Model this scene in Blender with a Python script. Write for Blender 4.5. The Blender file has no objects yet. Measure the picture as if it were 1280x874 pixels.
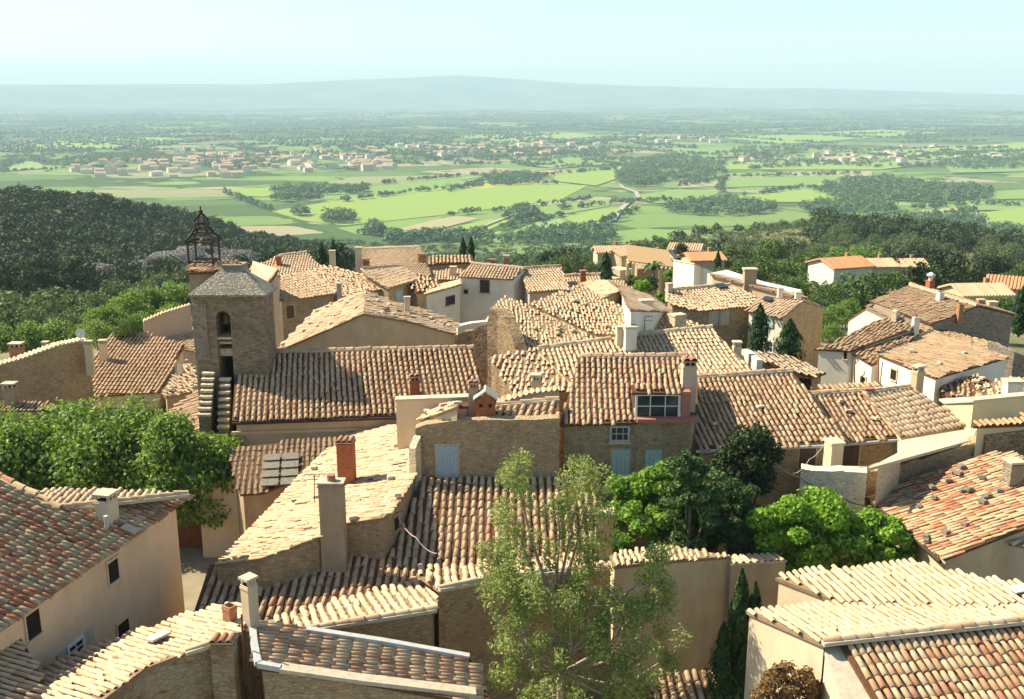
import bpy, math, random
import numpy as np
from mathutils import Vector
R = math.radians
random.seed(7); RNG = np.random.default_rng(11)
S = bpy.context.scene
COL = S.collection
# ------------------------------------------------------------------ camera (35 mm, tilted down from the castle terrace)
F = 1244.0; CXP, CYP = 640.0, 437.0; PITCH = R(14.2)
cd = bpy.data.cameras.new('camera'); cam = bpy.data.objects.new('camera', cd); COL.objects.link(cam)
cd.sensor_width = 36.0; cd.lens = F/1280*36.0; cd.clip_start = 0.5; cd.clip_end = 60000
cam.location = (0, 0, 0); cam.rotation_euler = (R(90)-PITCH, 0, 0)
S.camera = cam
# ------------------------------------------------------------------ sky, sun, exposure
SUN_AZ = R(-71.0)      # compass angle from +Y towards +X: from the left and a little beyond
SUN_EL = R(43)
w = bpy.data.worlds.new("World"); S.world = w; w.use_nodes = True
nt = w.node_tree; bg = nt.nodes['Background']
sky = nt.nodes.new('ShaderNodeTexSky'); sky.sky_type = 'NISHITA'; sky.sun_disc = False
sky.sun_elevation = SUN_EL; sky.sun_rotation = SUN_AZ % (2*math.pi)
sky.air_density = 1.0; sky.dust_density = .7; sky.ozone_density = 1.2; sky.altitude = 300
tint = nt.nodes.new('ShaderNodeMix'); tint.data_type = 'RGBA'; tint.blend_type = 'MULTIPLY'; tint.inputs[0].default_value = 1; tint.inputs[7].default_value = (.92, .96, .93, 1)
nt.links.new(sky.outputs[0], tint.inputs[6]); nt.links.new(tint.outputs[2], bg.inputs[0]); bg.inputs[1].default_value = 0.092
ld = bpy.data.lights.new('sun', 'SUN'); ld.energy = 5.0; ld.angle = R(0.53); ld.color = (1.0, 0.90, 0.69)
sun = bpy.data.objects.new('sun', ld); COL.objects.link(sun)
sdir = Vector((math.sin(SUN_AZ)*math.cos(SUN_EL), math.cos(SUN_AZ)*math.cos(SUN_EL), math.sin(SUN_EL)))
sun.rotation_euler = sdir.to_track_quat('Z', 'Y').to_euler(); sun.location = (-30, 20, 40)
S.view_settings.view_transform = 'Standard'; S.view_settings.look = 'None'
S.view_settings.exposure = 1.2; S.view_settings.gamma = 1.0
S.render.engine = 'CYCLES'
S.cycles.max_bounces = 5; S.cycles.diffuse_bounces = 3; S.cycles.transparent_max_bounces = 4; S.cycles.volume_bounces = 0
# ------------------------------------------------------------------ pixel <-> world helpers (photo pixels, 1280 x 874)
cp, sp = math.cos(PITCH), math.sin(PITCH)
def ray(px, py):
    a = (px-CXP)/F; b = (CYP-py)/F
    return np.array([a, cp + b*sp, -sp + b*cp])
def at_h(px, py, h):
    r = ray(px, py); return r*(-h/r[2])
def at_y(px, py, Y):
    r = ray(px, py); return r*(Y/r[1])
def at_plane(px, py, P):
    p0, n = P[0], P[1]; r = ray(px, py); return r*(np.dot(p0, n)/np.dot(r, n))
def proj(p):
    d = p[1]*cp - p[2]*sp; u = p[1]*sp + p[2]*cp
    return (CXP+F*p[0]/d, CYP-F*u/d)
def depth(p): return p[1]*cp - p[2]*sp
def PA(px, py, h, az, pitch):
    p0 = at_h(px, py, h); a = R(az); t = R(pitch)
    dn = np.array([math.sin(a), -math.cos(a), 0.0])
    n = dn*math.sin(t); n[2] = math.cos(t)
    return (p0, n, dn*math.cos(t)-np.array([0, 0, math.sin(t)]), np.array([dn[1], -dn[0], 0.0])*-1)
def PE(a, b, h, pitch, hint):
    A = at_h(a[0], a[1], h); B = at_h(b[0], b[1], h); d = B-A
    az1 = math.degrees(math.atan2(d[1], d[0])); best = None
    for k in (az1, az1+180):
        df = abs((k-hint+180) % 360-180)
        if best is None or df < best[0]: best = (df, k)
    return PA(a[0], a[1], h, best[1], pitch)
def PT(a, b, c):
    A, B, C = at_y(*a), at_y(*b), at_y(*c); n = np.cross(B-A, C-A); n /= np.linalg.norm(n)
    if n[2] < 0: n = -n
    hz = math.hypot(n[0], n[1]); az = math.degrees(math.atan2(n[0], -n[1])) if hz > 1e-6 else 0
    pit = math.degrees(math.atan2(hz, n[2])); pr = proj(A)
    return PA(pr[0], pr[1], -A[2], az, pit)
# ------------------------------------------------------------------ mesh builder
class MB:
    def __init__(s): s.v = []; s.n = 0; s.f = {}     # f: (nverts, mat, smooth) -> list of index arrays
    def add(s, v, faces, mat=0, smooth=False):
        v = np.asarray(v, float).reshape(-1, 3); faces = np.asarray(faces, int)
        s.f.setdefault((faces.shape[1], mat, smooth), []).append(faces+s.n); s.v.append(v); s.n += len(v)
    def poly(s, pts, mat=0): s.add(pts, [list(range(len(pts)))], mat)
    def inst(s, tv, tf, M, T, mat=0, smooth=False):   # M (N,3,3) rows = images of template axes, T (N,3)
        N = len(T)
        if N == 0: return
        V = np.einsum('vk,nkj->nvj', tv, M)+T[:, None, :]
        Fc = (np.asarray(tf)[None]+(np.arange(N)*len(tv))[:, None, None]).reshape(-1, len(tf[0]))
        s.add(V.reshape(-1, 3), Fc, mat, smooth)
    def box(s, c, sx, sy, sz, rz=0, mat=0, taper=1.0):
        """c = centre of the base"""
        x, y = sx/2, sy/2; cr, sr = math.cos(rz), math.sin(rz); P = []
        for z, k in ((0, 1), (sz, taper)):
            for a, b in ((-x, -y), (x, -y), (x, y), (-x, y)):
                P.append((c[0]+(a*cr-b*sr)*k, c[1]+(a*sr+b*cr)*k, c[2]+z))
        s.add(P, [(0, 1, 5, 4), (1, 2, 6, 5), (2, 3, 7, 6), (3, 0, 4, 7), (4, 5, 6, 7), (3, 2, 1, 0)], mat)
    def obox(s, o, ax, ay, az, mat=0):
        o = np.asarray(o, float); P = [o, o+ax, o+ax+ay, o+ay, o+az, o+ax+az, o+ax+ay+az, o+ay+az]
        s.add(P, [(0, 3, 2, 1), (4, 5, 6, 7), (0, 1, 5, 4), (1, 2, 6, 5), (2, 3, 7, 6), (3, 0, 4, 7)], mat)
    def tube(s, pts, rad, seg=6, mat=0, cap=True):
        pts = [np.asarray(p, float) for p in pts]
        if not hasattr(rad, '__len__'): rad = [rad]*len(pts)
        rings = []
        for i, p in enumerate(pts):
            d = pts[min(i+1, len(pts)-1)]-pts[max(i-1, 0)]; d = d/(np.linalg.norm(d)+1e-9)
            u = np.cross(d, [0, 0, 1]) if abs(d[2]) < .95 else np.cross(d, [1, 0, 0]); u /= np.linalg.norm(u); v = np.cross(d, u)
            a = np.arange(seg)*2*math.pi/seg
            rings.append(p+rad[i]*(np.cos(a)[:, None]*u+np.sin(a)[:, None]*v))
        V = np.concatenate(rings); fs = []
        for i in range(len(pts)-1):
            for k in range(seg):
                a = i*seg+k; b = i*seg+(k+1) % seg; fs.append((a, b, b+seg, a+seg))
        s.add(V, fs, mat, True)
        if cap:
            s.poly(rings[-1], mat); s.poly(rings[0][::-1], mat)
    def build(s, name, mats, parent=None, loc=None):
        me = bpy.data.meshes.new(name)
        V = np.concatenate(s.v) if s.v else np.zeros((0, 3))
        if parent is not None and loc is None: loc = parent.matrix_world_loc if hasattr(parent, 'matrix_world_loc') else LOC.get(parent, (0, 0, 0))
        if loc is None: loc = (0, 0, 0)
        V = V-np.asarray(loc)
        li, ls, mi, sm = [], [], [], []; off = 0
        for (k, m, smo), arrs in s.f.items():
            A = np.concatenate(arrs); li.append(A.ravel()); ls.append(off+np.arange(len(A))*k); off += A.size
            mi.append(np.full(len(A), m)); sm.append(np.full(len(A), smo))
        li = np.concatenate(li); ls = np.concatenate(ls); mi = np.concatenate(mi); sm = np.concatenate(sm)
        me.vertices.add(len(V)); me.vertices.foreach_set('co', V.astype(np.float32).ravel())
        me.loops.add(len(li)); me.loops.foreach_set('vertex_index', li.astype(np.int32))
        me.polygons.add(len(ls)); me.polygons.foreach_set('loop_start', ls.astype(np.int32))
        me.polygons.foreach_set('material_index', mi.astype(np.int32)); me.polygons.foreach_set('use_smooth', sm.astype(bool))
        for m in (mats if isinstance(mats, (list, tuple)) else [mats]): me.materials.append(MAT[m] if isinstance(m, str) else m)
        me.update(calc_edges=True); me.validate()
        o = bpy.data.objects.new(name, me); COL.objects.link(o)
        if parent is not None:
            o.parent = parent; ORI[o] = loc
            if parent in LOC: o.location = (0, 0, 0)
        else: o.location = loc
        LOC[o] = tuple(loc)
        return o
LOC = {}; ORI = {}
def tag(o, label=None, cat=None, group=None, kind=None):
    if label: o['label'] = label
    if cat: o['category'] = cat
    if group: o['group'] = group
    if kind: o['kind'] = kind
    return o
def empty(name, loc, label, cat, group=None):
    o = bpy.data.objects.new(name, None); COL.objects.link(o); o.location = loc; LOC[o] = tuple(loc); o.empty_display_size = .3
    return tag(o, label, cat, group)
def copy_thing(o, loc, rz=0, sc=1.0, label=None, group=None):
    c = o.copy(); COL.objects.link(c); c.location = loc; c.rotation_euler = (0, 0, rz); c.scale = (sc, sc, sc) if not hasattr(sc, '__len__') else sc
    if label: c['label'] = label
    if group: c['group'] = group
    for ch in KIDS.get(o, []):
        d = ch.copy(); COL.objects.link(d); d.parent = c
    return c
KIDS = {}
# ------------------------------------------------------------------ materials
MAT = {}
def newmat(name, rough=0.9, spec=0.15):
    m = bpy.data.materials.new(name); m.use_nodes = True; MAT[name] = m
    nt = m.node_tree; b = nt.nodes['Principled BSDF']; b.inputs['Roughness'].default_value = rough
    b.inputs['Specular IOR Level'].default_value = spec
    return m, nt, b
def N(nt, t, **k):
    n = nt.nodes.new(t)
    for a, v in k.items():
        if a.startswith('i_'): n.inputs[a[2:].replace('_', ' ')].default_value = v
        else: setattr(n, a, v)
    return n
def ramp(nt, cols, interp='LINEAR', pos=None):
    r = nt.nodes.new('ShaderNodeValToRGB'); e = r.color_ramp; e.interpolation = interp
    n = len(cols)
    for i, c in enumerate(cols):
        p = pos[i] if pos else (i/(n-1) if interp != 'CONSTANT' else i/n)
        el = e.elements[i] if i < 2 else e.elements.new(p)
        el.position = p; el.color = (*c, 1)
    return r
def mixc(nt, fac, a, b, mode='MIX'):
    m = nt.nodes.new('ShaderNodeMix'); m.data_type = 'RGBA'; m.blend_type = mode
    for s_, v in ((m.inputs[0], fac), (m.inputs[6], a), (m.inputs[7], b)):
        if hasattr(v, 'is_linked') or hasattr(v, 'links'): nt.links.new(v, s_)
        elif isinstance(v, (tuple, list)): s_.default_value = (*v, 1) if len(v) == 3 else v
        else: s_.default_value = v
    return m.outputs[2]
def noise(nt, scale, detail=4, rough=.6, vec=None, out=0):
    n = N(nt, 'ShaderNodeTexNoise'); n.inputs['Scale'].default_value = scale; n.inputs['Detail'].default_value = detail; n.inputs['Roughness'].default_value = rough
    if vec is None:
        g = N(nt, 'ShaderNodeNewGeometry'); vec = g.outputs['Position']
    nt.links.new(vec, n.inputs['Vector']); return n.outputs[out]
def mrange(nt, v, a, b, c=0, d=1):
    m = N(nt, 'ShaderNodeMapRange'); nt.links.new(v, m.inputs[0])
    for i, x in enumerate((a, b, c, d)): m.inputs[i+1].default_value = x
    return m.outputs[0]
def bump(nt, b, h, strength=.5, dist=.02):
    n = N(nt, 'ShaderNodeBump'); n.inputs['Strength'].default_value = strength; n.inputs['Distance'].default_value = dist
    nt.links.new(h, n.inputs['Height']); nt.links.new(n.outputs[0], b.inputs['Normal'])
def tile_mat(name, cols, lichen=(.30, .25, .17), amount=.5, dark=(.16, .11, .08)):
    m, nt, b = newmat(name, .92, .1); bl = .84 if name in ('tile_cream', 'tile_pale') else .78; W_ = lambda c: (c[0]*1.0, c[1]*.89, c[2]*bl)
    cols = [W_(c) for c in cols]; mu = [sum(c[i] for c in cols)/len(cols) for i in range(3)]; sf = 0 if name in ('tile_red', 'tile_orangemix') else .28
    cols = [tuple(c[i]*(1-sf)+mu[i]*sf for i in range(3)) for c in cols]; lichen = W_(lichen); dark = W_(dark)
    g = N(nt, 'ShaderNodeNewGeometry')
    c = ramp(nt, cols, 'CONSTANT'); nt.links.new(g.outputs['Random Per Island'], c.inputs[0])
    big = noise(nt, .55, 3); fine = noise(nt, 7, 5, .7); mid = noise(nt, 2.3, 4, .65)
    f = mrange(nt, big, .42, .68, 0, amount)
    col = mixc(nt, f, c.outputs[0], lichen)
    col = mixc(nt, mrange(nt, mid, .56, .72, 0, .55), col, dark)
    col = mixc(nt, mrange(nt, fine, .35, .75, .0, .4), col, (.5, .42, .3), 'MIX')
    nt.links.new(col, b.inputs['Base Color']); bump(nt, b, fine, .5, .02)
def stone_mat(name, c1, c2, c3, mortar, scale=5.0, bumpd=.03, stain=(.12, .09, .06), stain_amt=.4, patch=None, stretch=1.8):
    m, nt, b = newmat(name, .95, .05); scale = scale*1.5 if scale > 2 else scale
    g = N(nt, 'ShaderNodeNewGeometry'); mp = N(nt, 'ShaderNodeMapping'); mp.inputs['Scale'].default_value = (1, 1, stretch)
    nt.links.new(g.outputs['Position'], mp.inputs[0])
    wv = noise(nt, 3, 2, .5, mp.outputs[0], 1)
    v = mixc(nt, .06, mp.outputs[0], wv, 'ADD')
    vo = N(nt, 'ShaderNodeTexVoronoi'); vo.inputs['Scale'].default_value = scale; nt.links.new(v, vo.inputs['Vector'])
    ve = N(nt, 'ShaderNodeTexVoronoi', feature='DISTANCE_TO_EDGE'); ve.inputs['Scale'].default_value = scale; nt.links.new(v, ve.inputs['Vector'])
    sx = N(nt, 'ShaderNodeSeparateColor'); nt.links.new(vo.outputs['Color'], sx.inputs[0])
    r = ramp(nt, [c1, c2, c3, c2, c1]); nt.links.new(sx.outputs[0], r.inputs[0])
    col = mixc(nt, mrange(nt, ve.outputs[0], .02, .09, 1, 0), r.outputs[0], mortar)
    if name not in ('rock', 'roof_stone', 'stone_tower'): col = mixc(nt, 1.0, col, (1.3, 1.24, 1.15), 'MULTIPLY')
    st = noise(nt, .8, 5, .7); fine = noise(nt, 14, 4)
    col = mixc(nt, mrange(nt, st, .48, .75, 0, stain_amt), col, stain)
    if patch: col = mixc(nt, mrange(nt, noise(nt, .6, 3, .6), .5, .56, 0, .85), col, patch)
    col = mixc(nt, mrange(nt, fine, .3, .8, 0, .3), col, c3)
    nt.links.new(col, b.inputs['Base Color'])
    bump(nt, b, mrange(nt, ve.outputs[0], 0, .15, 0, 1), .8, bumpd)
def plaster_mat(name, c, c2, stain=(.24, .18, .12), amt=.35, gs=1.3):
    m, nt, b = newmat(name, .93, .08)
    a = noise(nt, gs, 5, .65); f = noise(nt, 22, 4, .7)
    g = N(nt, 'ShaderNodeNewGeometry'); mp = N(nt, 'ShaderNodeMapping'); mp.inputs['Scale'].default_value = (.9, .9, .22)
    nt.links.new(g.outputs['Position'], mp.inputs[0]); s_ = noise(nt, 1.2, 5, .7, mp.outputs[0])
    col = mixc(nt, mrange(nt, a, .35, .7), c, c2)
    col = mixc(nt, mrange(nt, s_, .46, .8, 0, min(.6, amt*1.3)), col, stain)
    col = mixc(nt, mrange(nt, f, .3, .8, 0, .22), col, tuple(x*.72 for x in c))
    nt.links.new(col, b.inputs['Base Color']); bump(nt, b, f, .35, .012)
def plain_mat(name, c, rough=.8, metal=0, var=.25, spec=.2, scale=9):
    m, nt, b = newmat(name, rough, spec); b.inputs['Metallic'].default_value = metal
    col = mixc(nt, mrange(nt, noise(nt, scale, 5, .65), .3, .75, 0, 1), c, tuple(x*(1-var) for x in c))
    nt.links.new(col, b.inputs['Base Color'])
def leaf_mat(name, c1, c2, c3, trans=.35, gloss=.35):
    m, nt, b = newmat(name, .55, gloss)
    g = N(nt, 'ShaderNodeNewGeometry'); r = ramp(nt, [c1, c2, c3]); nt.links.new(g.outputs['Random Per Island'], r.inputs[0])
    col = mixc(nt, mrange(nt, noise(nt, .5, 2), .4, .65, 0, .35), r.outputs[0], c1)
    oi = N(nt, 'ShaderNodeObjectInfo'); col = mixc(nt, mrange(nt, oi.outputs['Random'], 0, 1, 0, .5), col, c1)
    nt.links.new(col, b.inputs['Base Color'])
    t = N(nt, 'ShaderNodeBsdfTranslucent'); tc = mixc(nt, .5, col, (c3[0]*1.3, c3[1]*1.3, c3[2]*.6)); nt.links.new(tc, t.inputs[0])
    ms = N(nt, 'ShaderNodeMixShader'); ms.inputs[0].default_value = trans
    nt.links.new(b.outputs[0], ms.inputs[1]); nt.links.new(t.outputs[0], ms.inputs[2])
    nt.links.new(ms.outputs[0], nt.nodes['Material Output'].inputs[0])
tile_mat('tile_mix', [(.54, .42, .28), (.46, .28, .18), (.52, .39, .26), (.40, .19, .11), (.50, .38, .25), (.52, .40, .26), (.44, .27, .17), (.56, .45, .30), (.49, .36, .23), (.32, .20, .13)], amount=.35)
tile_mat('tile_red', [(.52, .41, .26), (.44, .16, .08), (.50, .39, .24), (.38, .12, .06), (.43, .33, .2), (.47, .38, .24), (.44, .20, .10), (.40, .29, .18), (.30, .10, .06), (.47, .36, .22)], amount=.25)
tile_mat('tile_pale', [(.58, .47, .31), (.52, .38, .24), (.60, .50, .34), (.48, .31, .19), (.56, .44, .29), (.54, .41, .26), (.50, .42, .28)], amount=.35, dark=(.28, .21, .15))
tile_mat('tile_cream', [(.58, .48, .32), (.52, .40, .26), (.60, .50, .35), (.52, .32, .20), (.55, .45, .29), (.48, .37, .24), (.57, .44, .28), (.50, .28, .17)], amount=.35, dark=(.38, .29, .2), lichen=(.45, .38, .26))
tile_mat('tile_shaded', [(.17, .12, .08), (.13, .08, .055), (.2, .15, .1), (.11, .07, .05)], amount=.3)  # shadow over the low slab roof is put into these tile colours
tile_mat('tile_brown', [(.36, .27, .17), (.30, .19, .12), (.40, .31, .20), (.27, .17, .11), (.36, .26, .16)], amount=.4, dark=(.15, .11, .08))
tile_mat('tile_orange', [(.5, .26, .12), (.46, .22, .11), (.52, .30, .16), (.44, .20, .1)], amount=.15)
tile_mat('tile_orangemix', [(.55, .45, .29), (.52, .33, .19), (.58, .47, .31), (.50, .38, .24), (.48, .25, .14), (.56, .43, .28), (.40, .19, .11), (.54, .36, .22)], amount=.12, dark=(.3, .2, .13))
stone_mat('roof_stone', (.30, .28, .22), (.38, .34, .27), (.22, .20, .155), (.2, .17, .13), 4.0)
stone_mat('stone_sunlit_pale', (.58, .52, .40), (.66, .60, .47), (.46, .39, .28), (.64, .58, .45), 4.0, stain_amt=.15)  # pale stone, brightened in colour for sunlight the terrace wall doesn't catch
tile_mat('tile_grey', [(.34, .31, .24), (.28, .25, .19), (.37, .33, .25), (.3, .25, .18)], amount=.5, lichen=(.33, .33, .25))
plain_mat('bed_clay_shaded', (.15, .08, .045), .95, var=.45, spec=.05)  # clay bed, darkened in colour to deepen the shade between tiles
plain_mat('bed_pale', (.30, .20, .12), .95, var=.4, spec=.05)
plain_mat('mortar', (.56, .48, .35), .95, var=.35, spec=.05, scale=6)
stone_mat('stone_brown', (.30, .22, .13), (.38, .29, .18), (.22, .16, .10), (.34, .27, .17), 4.5)
stone_mat('stone_shaded', (.22, .16, .10), (.32, .24, .15), (.13, .09, .06), (.20, .15, .1), 4.5, stain=(.09, .05, .03), stain_amt=.6)  # stone with the shade of walls turned from the sun painted in
stone_mat('stone_pale', (.48, .41, .29), (.56, .49, .36), (.38, .31, .21), (.56, .49, .36), 4.5, stain_amt=.25)
stone_mat('stone_tower', (.26, .20, .125), (.36, .28, .18), (.17, .125, .08), (.28, .22, .14), 3.6, stain=(.11, .08, .05), stain_amt=.65, stretch=2.4)
stone_mat('stone_patchy', (.24, .17, .10), (.34, .25, .15), (.15, .1, .06), (.27, .2, .13), 3.2, stain=(.2, .07, .03), stain_amt=.6, patch=(.4, .32, .2))
stone_mat('stone_grey', (.22, .18, .14), (.29, .25, .2), (.14, .11, .09), (.26, .22, .17), 4.5, stain_amt=.3)
plaster_mat('plaster_tan', (.56, .44, .27), (.48, .37, .22), amt=.5)
plaster_mat('plaster_warm', (.69, .51, .33), (.62, .45, .28), amt=.3)
plaster_mat('plaster_white', (.72, .69, .58), (.62, .58, .46), stain=(.35, .3, .22))
plaster_mat('plaster_beige', (.62, .51, .35), (.56, .45, .30), amt=.3)
plaster_mat('plaster_yellow', (.62, .52, .31), (.56, .46, .27), amt=.2)
plaster_mat('plaster_brown', (.34, .25, .16), (.42, .32, .21), stain=(.15, .1, .06), amt=.6)
plaster_mat('plaster_pink', (.52, .4, .29), (.48, .36, .26), amt=.2)
plain_mat('red_render', (.44, .17, .12), .8, var=.3)
plain_mat('brick', (.40, .14, .06), .9, var=.45, scale=12)
plain_mat('ochre_boards', (.42, .28, .14), .9, var=.4)
plain_mat('terracotta', (.42, .2, .11), .9, var=.4)
plain_mat('white_paint', (.72, .72, .68), .5, var=.12)
plain_mat('shutter_blue', (.38, .47, .52), .6, var=.3, scale=14)
plain_mat('shutter_green', (.42, .56, .5), .6, var=.35, scale=14)
plain_mat('shutter_brown', (.12, .07, .05), .7, var=.4)
plain_mat('shutter_grey', (.5, .47, .38), .7, var=.3)
plain_mat('inside_shade', (.02, .015, .012), .9, var=.3)  # near-black paint standing in for shade inside windows, flues and the bell opening
plain_mat('glass', (.03, .035, .045), .08, var=.2, spec=.6)
plain_mat('zinc', (.50, .50, .48), .6, metal=0, var=.3)
plain_mat('iron', (.055, .04, .033), .75, var=.4)
plain_mat('rust', (.22, .08, .04), .9, var=.5)
plain_mat('wood', (.25, .17, .1), .85, var=.4)
plain_mat('bark', (.19, .15, .11), .95, var=.5)
plain_mat('bark_pale', (.42, .33, .25), .9, var=.4)
plain_mat('bronze', (.16, .1, .05), .6, var=.4)
plain_mat('cable', (.05, .045, .04), .8)
plain_mat('cable_pale', (.45, .33, .28), .8)
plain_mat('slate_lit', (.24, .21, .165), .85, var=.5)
leaf_mat('leaf_plane', (.06, .13, .02), (.13, .23, .035), (.27, .38, .08), .35)
leaf_mat('leaf_lime', (.12, .24, .02), (.20, .36, .03), (.30, .46, .06), .4)
leaf_mat('leaf_belt', (.08, .15, .035), (.16, .25, .06), (.27, .37, .11), .35, .1)
leaf_mat('leaf_mid', (.045, .085, .02), (.095, .15, .04), (.17, .24, .07), .2, .1)
leaf_mat('leaf_fig', (.08, .18, .02), (.17, .30, .035), (.32, .48, .07), .35)
leaf_mat('leaf_conifer', (.032, .07, .018), (.075, .14, .038), (.16, .24, .07), .12, .15)
leaf_mat('leaf_juniper', (.02, .045, .012), (.05, .085, .02), (.10, .15, .04), .1, .1)
leaf_mat('leaf_cypress', (.012, .035, .01), (.025, .06, .015), (.05, .10, .025), .08, .1)
leaf_mat('leaf_evergreen', (.014, .026, .009), (.035, .052, .018), (.08, .11, .035), .1, .15)
leaf_mat('leaf_euca', (.16, .22, .05), (.27, .33, .08), (.42, .45, .16), .3, .45)
leaf_mat('leaf_pine', (.024, .042, .014), (.048, .074, .026), (.10, .13, .045), .1, .1)
leaf_mat('leaf_scrub', (.07, .10, .035), (.12, .165, .06), (.20, .25, .10), .15, .1)
leaf_mat('leaf_dry', (.2, .12, .05), (.28, .18, .08), (.16, .08, .03), .2, .1)
# ------------------------------------------------------------------ terrain
def sstep(a, b, x):
    t = np.clip((x-a)/(b-a), 0, 1); return t*t*(3-2*t)
_ph = RNG.uniform(0, 6.28, (40,)); _dr = RNG.uniform(0, 6.28, (40,))
def fbm(x, y, base, octs=4, seed=0):
    o = 0; amp = 1; tot = 0
    for k in range(octs):
        for j in range(3):
            i = (seed*7+k*3+j) % 40; fr = 2*math.pi/base*(1.9**k)*(1+.23*j)
            o = o+amp*np.sin(fr*(x*math.cos(_dr[i])+y*math.sin(_dr[i]))+_ph[i])
        tot += amp*3; amp *= .55
    return o/tot
HB = ([0, 50, 75, 100, 150, 200, 280, 400, 560, 700, 850], [-17, -17, -18.5, -21, -32, -43, -59, -81, -98, -107, -110])
RIDGE_PX = [-400, 0, 200, 350, 480, 540, 580, 620, 700, 760, 900, 1000, 1100, 1280, 1700]
RIDGE_Y = [112, 110, 108, 107.5, 101, 98.5, 97, 99, 105, 108.5, 112, 112.5, 116, 121, 124]
def Hgt(x, y):
    x = np.asarray(x, float); y = np.asarray(y, float)
    r = np.hypot(x, y); ang = x/np.maximum(np.abs(y), 1.0); px = CXP+F*ang*cp
    z = np.interp(r, HB[0], HB[1])
    far = sstep(90, 220, r)*(1-sstep(600, 850, r))
    z = z+44*np.exp(-((x+198)/88)**2/2-((y-370)/125)**2/2)
    z = z+24*np.exp(-((x-98)/64)**2/2-((y-375)/105)**2/2)
    z = z+12*np.exp(-((x-190)/70)**2/2-((y-320)/120)**2/2)
    z = z+far*3.5*fbm(x, y, 90, 3)
    # undulating far country and the mountain range
    und = sstep(4800, 7000, r)*(1-sstep(9500, 11000, r))
    z = z+und*(26+34*sstep(700, 1280, px))*(fbm(x, y, 2600, 4, 2)*.9+.45)
    rh = 11800*(123-np.interp(px, RIDGE_PX, RIDGE_Y))/1244
    zr = rh+fbm(x, y, 2500, 4, 1)*9
    m = sstep(9600, 11800, r)
    z = z*(1-m)+m*(zr+fbm(x, y, 1800, 4, 3)*35*sstep(14200, 15200, r)*0+0)
    lo = sstep(8800, 10200, r)*(1-m)
    z = z+lo*40*(fbm(x, y, 3000, 3, 4)*.5+.5)*sstep(1300, 500, px)
    return z
def build_ground():
    ang = np.radians(np.concatenate([np.linspace(-178, -50, 40), np.linspace(-48, 48, 300), np.linspace(50, 178, 40)]))
    rr = np.concatenate([[0.5], np.geomspace(5, 900, 150), np.geomspace(930, 14000, 150)])
    A, RR = np.meshgrid(ang, rr)
    X = RR*np.sin(A); Y = RR*np.cos(A); Z = Hgt(X, Y)
    n, m = X.shape; V = np.stack([X, Y, Z], -1).reshape(-1, 3)
    i = np.arange(n-1)[:, None]*m+np.arange(m-1)[None]
    fs = np.stack([i, i+1, i+m+1, i+m], -1).reshape(-1, 4)
    j = np.arange(n-1)*m; seam = np.stack([j+m-1, j, j+m, j+2*m-1], -1)
    b = MB(); b.add(V, np.concatenate([fs, seam]), 0, True)
    m_, nt, bs = newmat('ground_mat', 1.0, 0)
    g = N(nt, 'ShaderNodeNewGeometry'); pos = g.outputs['Position']
    ln = N(nt, 'ShaderNodeVectorMath', operation='LENGTH'); nt.links.new(pos, ln.inputs[0]); dist = ln.outputs['Value']
    # near: dusty street / scrub
    dirt = mixc(nt, mrange(nt, noise(nt, 1.5, 5), .3, .7), (.30, .25, .17), (.22, .18, .12))
    scrub = mixc(nt, mrange(nt, noise(nt, .06, 6, .7), .4, .62), (.10, .12, .045), (.24, .21, .12))
    scrub = mixc(nt, mrange(nt, noise(nt, .7, 4, .7), .45, .7, 0, .6), scrub, (.05, .075, .025))
    near = mixc(nt, mrange(nt, dist, 60, 95), dirt, scrub)
    # plain: patchwork of fields
    mp = N(nt, 'ShaderNodeMapping'); mp.inputs['Rotation'].default_value = (0, 0, .5); mp.inputs['Scale'].default_value = (.0052, .0105, 0)
    nt.links.new(pos, mp.inputs[0])
    wob = noise(nt, 3.0, 2, .5, mp.outputs[0], 1); vv = mixc(nt, .12, mp.outputs[0], wob, 'ADD')
    vo = N(nt, 'ShaderNodeTexVoronoi', distance='MANHATTAN'); vo.inputs['Scale'].default_value = 1.0; vo.inputs['Randomness'].default_value = .85
    nt.links.new(vv, vo.inputs['Vector'])
    sx = N(nt, 'ShaderNodeSeparateColor'); nt.links.new(vo.outputs['Color'], sx.inputs[0])
    fr = ramp(nt, [(.10, .15, .05), (.17, .24, .075), (.21, .28, .10), (.12, .18, .06), (.26, .26, .14), (.18, .26, .08), (.07, .11, .04), (.33, .28, .18), (.15, .22, .07)], 'CONSTANT')
    nt.links.new(sx.outputs[0], fr.inputs[0])
    ve = N(nt, 'ShaderNodeTexVoronoi', distance='MANHATTAN', feature='F2'); ve.inputs['Scale'].default_value = 1.0; ve.inputs['Randomness'].default_value = .85
    nt.links.new(vv, ve.inputs['Vector'])
    df = N(nt, 'ShaderNodeMath', operation='SUBTRACT'); nt.links.new(ve.outputs['Distance'], df.inputs[0]); nt.links.new(vo.outputs['Distance'], df.inputs[1])
    wn = noise(nt, .02, 4, .65)
    mul = N(nt, 'ShaderNodeMath', operation='MULTIPLY_ADD'); nt.links.new(wn, mul.inputs[0]); mul.inputs[1].default_value = -.35; nt.links.new(df.outputs[0], mul.inputs[2])
    fields = mixc(nt, mrange(nt, mul.outputs[0], -.14, -.10, 1, 0), fr.outputs[0], (.045, .085, .028))
    fields = mixc(nt, mrange(nt, noise(nt, .012, 5, .7), .35, .7, 0, .35), fields, (.09, .15, .04))
    wood = mrange(nt, noise(nt, .0013, 6, .66), .45, .50)
    wood2 = N(nt, 'ShaderNodeMath', operation='MULTIPLY'); nt.links.new(wood, wood2.inputs[0]); nt.links.new(mrange(nt, dist, 2300, 3600, 0, 1), wood2.inputs[1])
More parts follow.
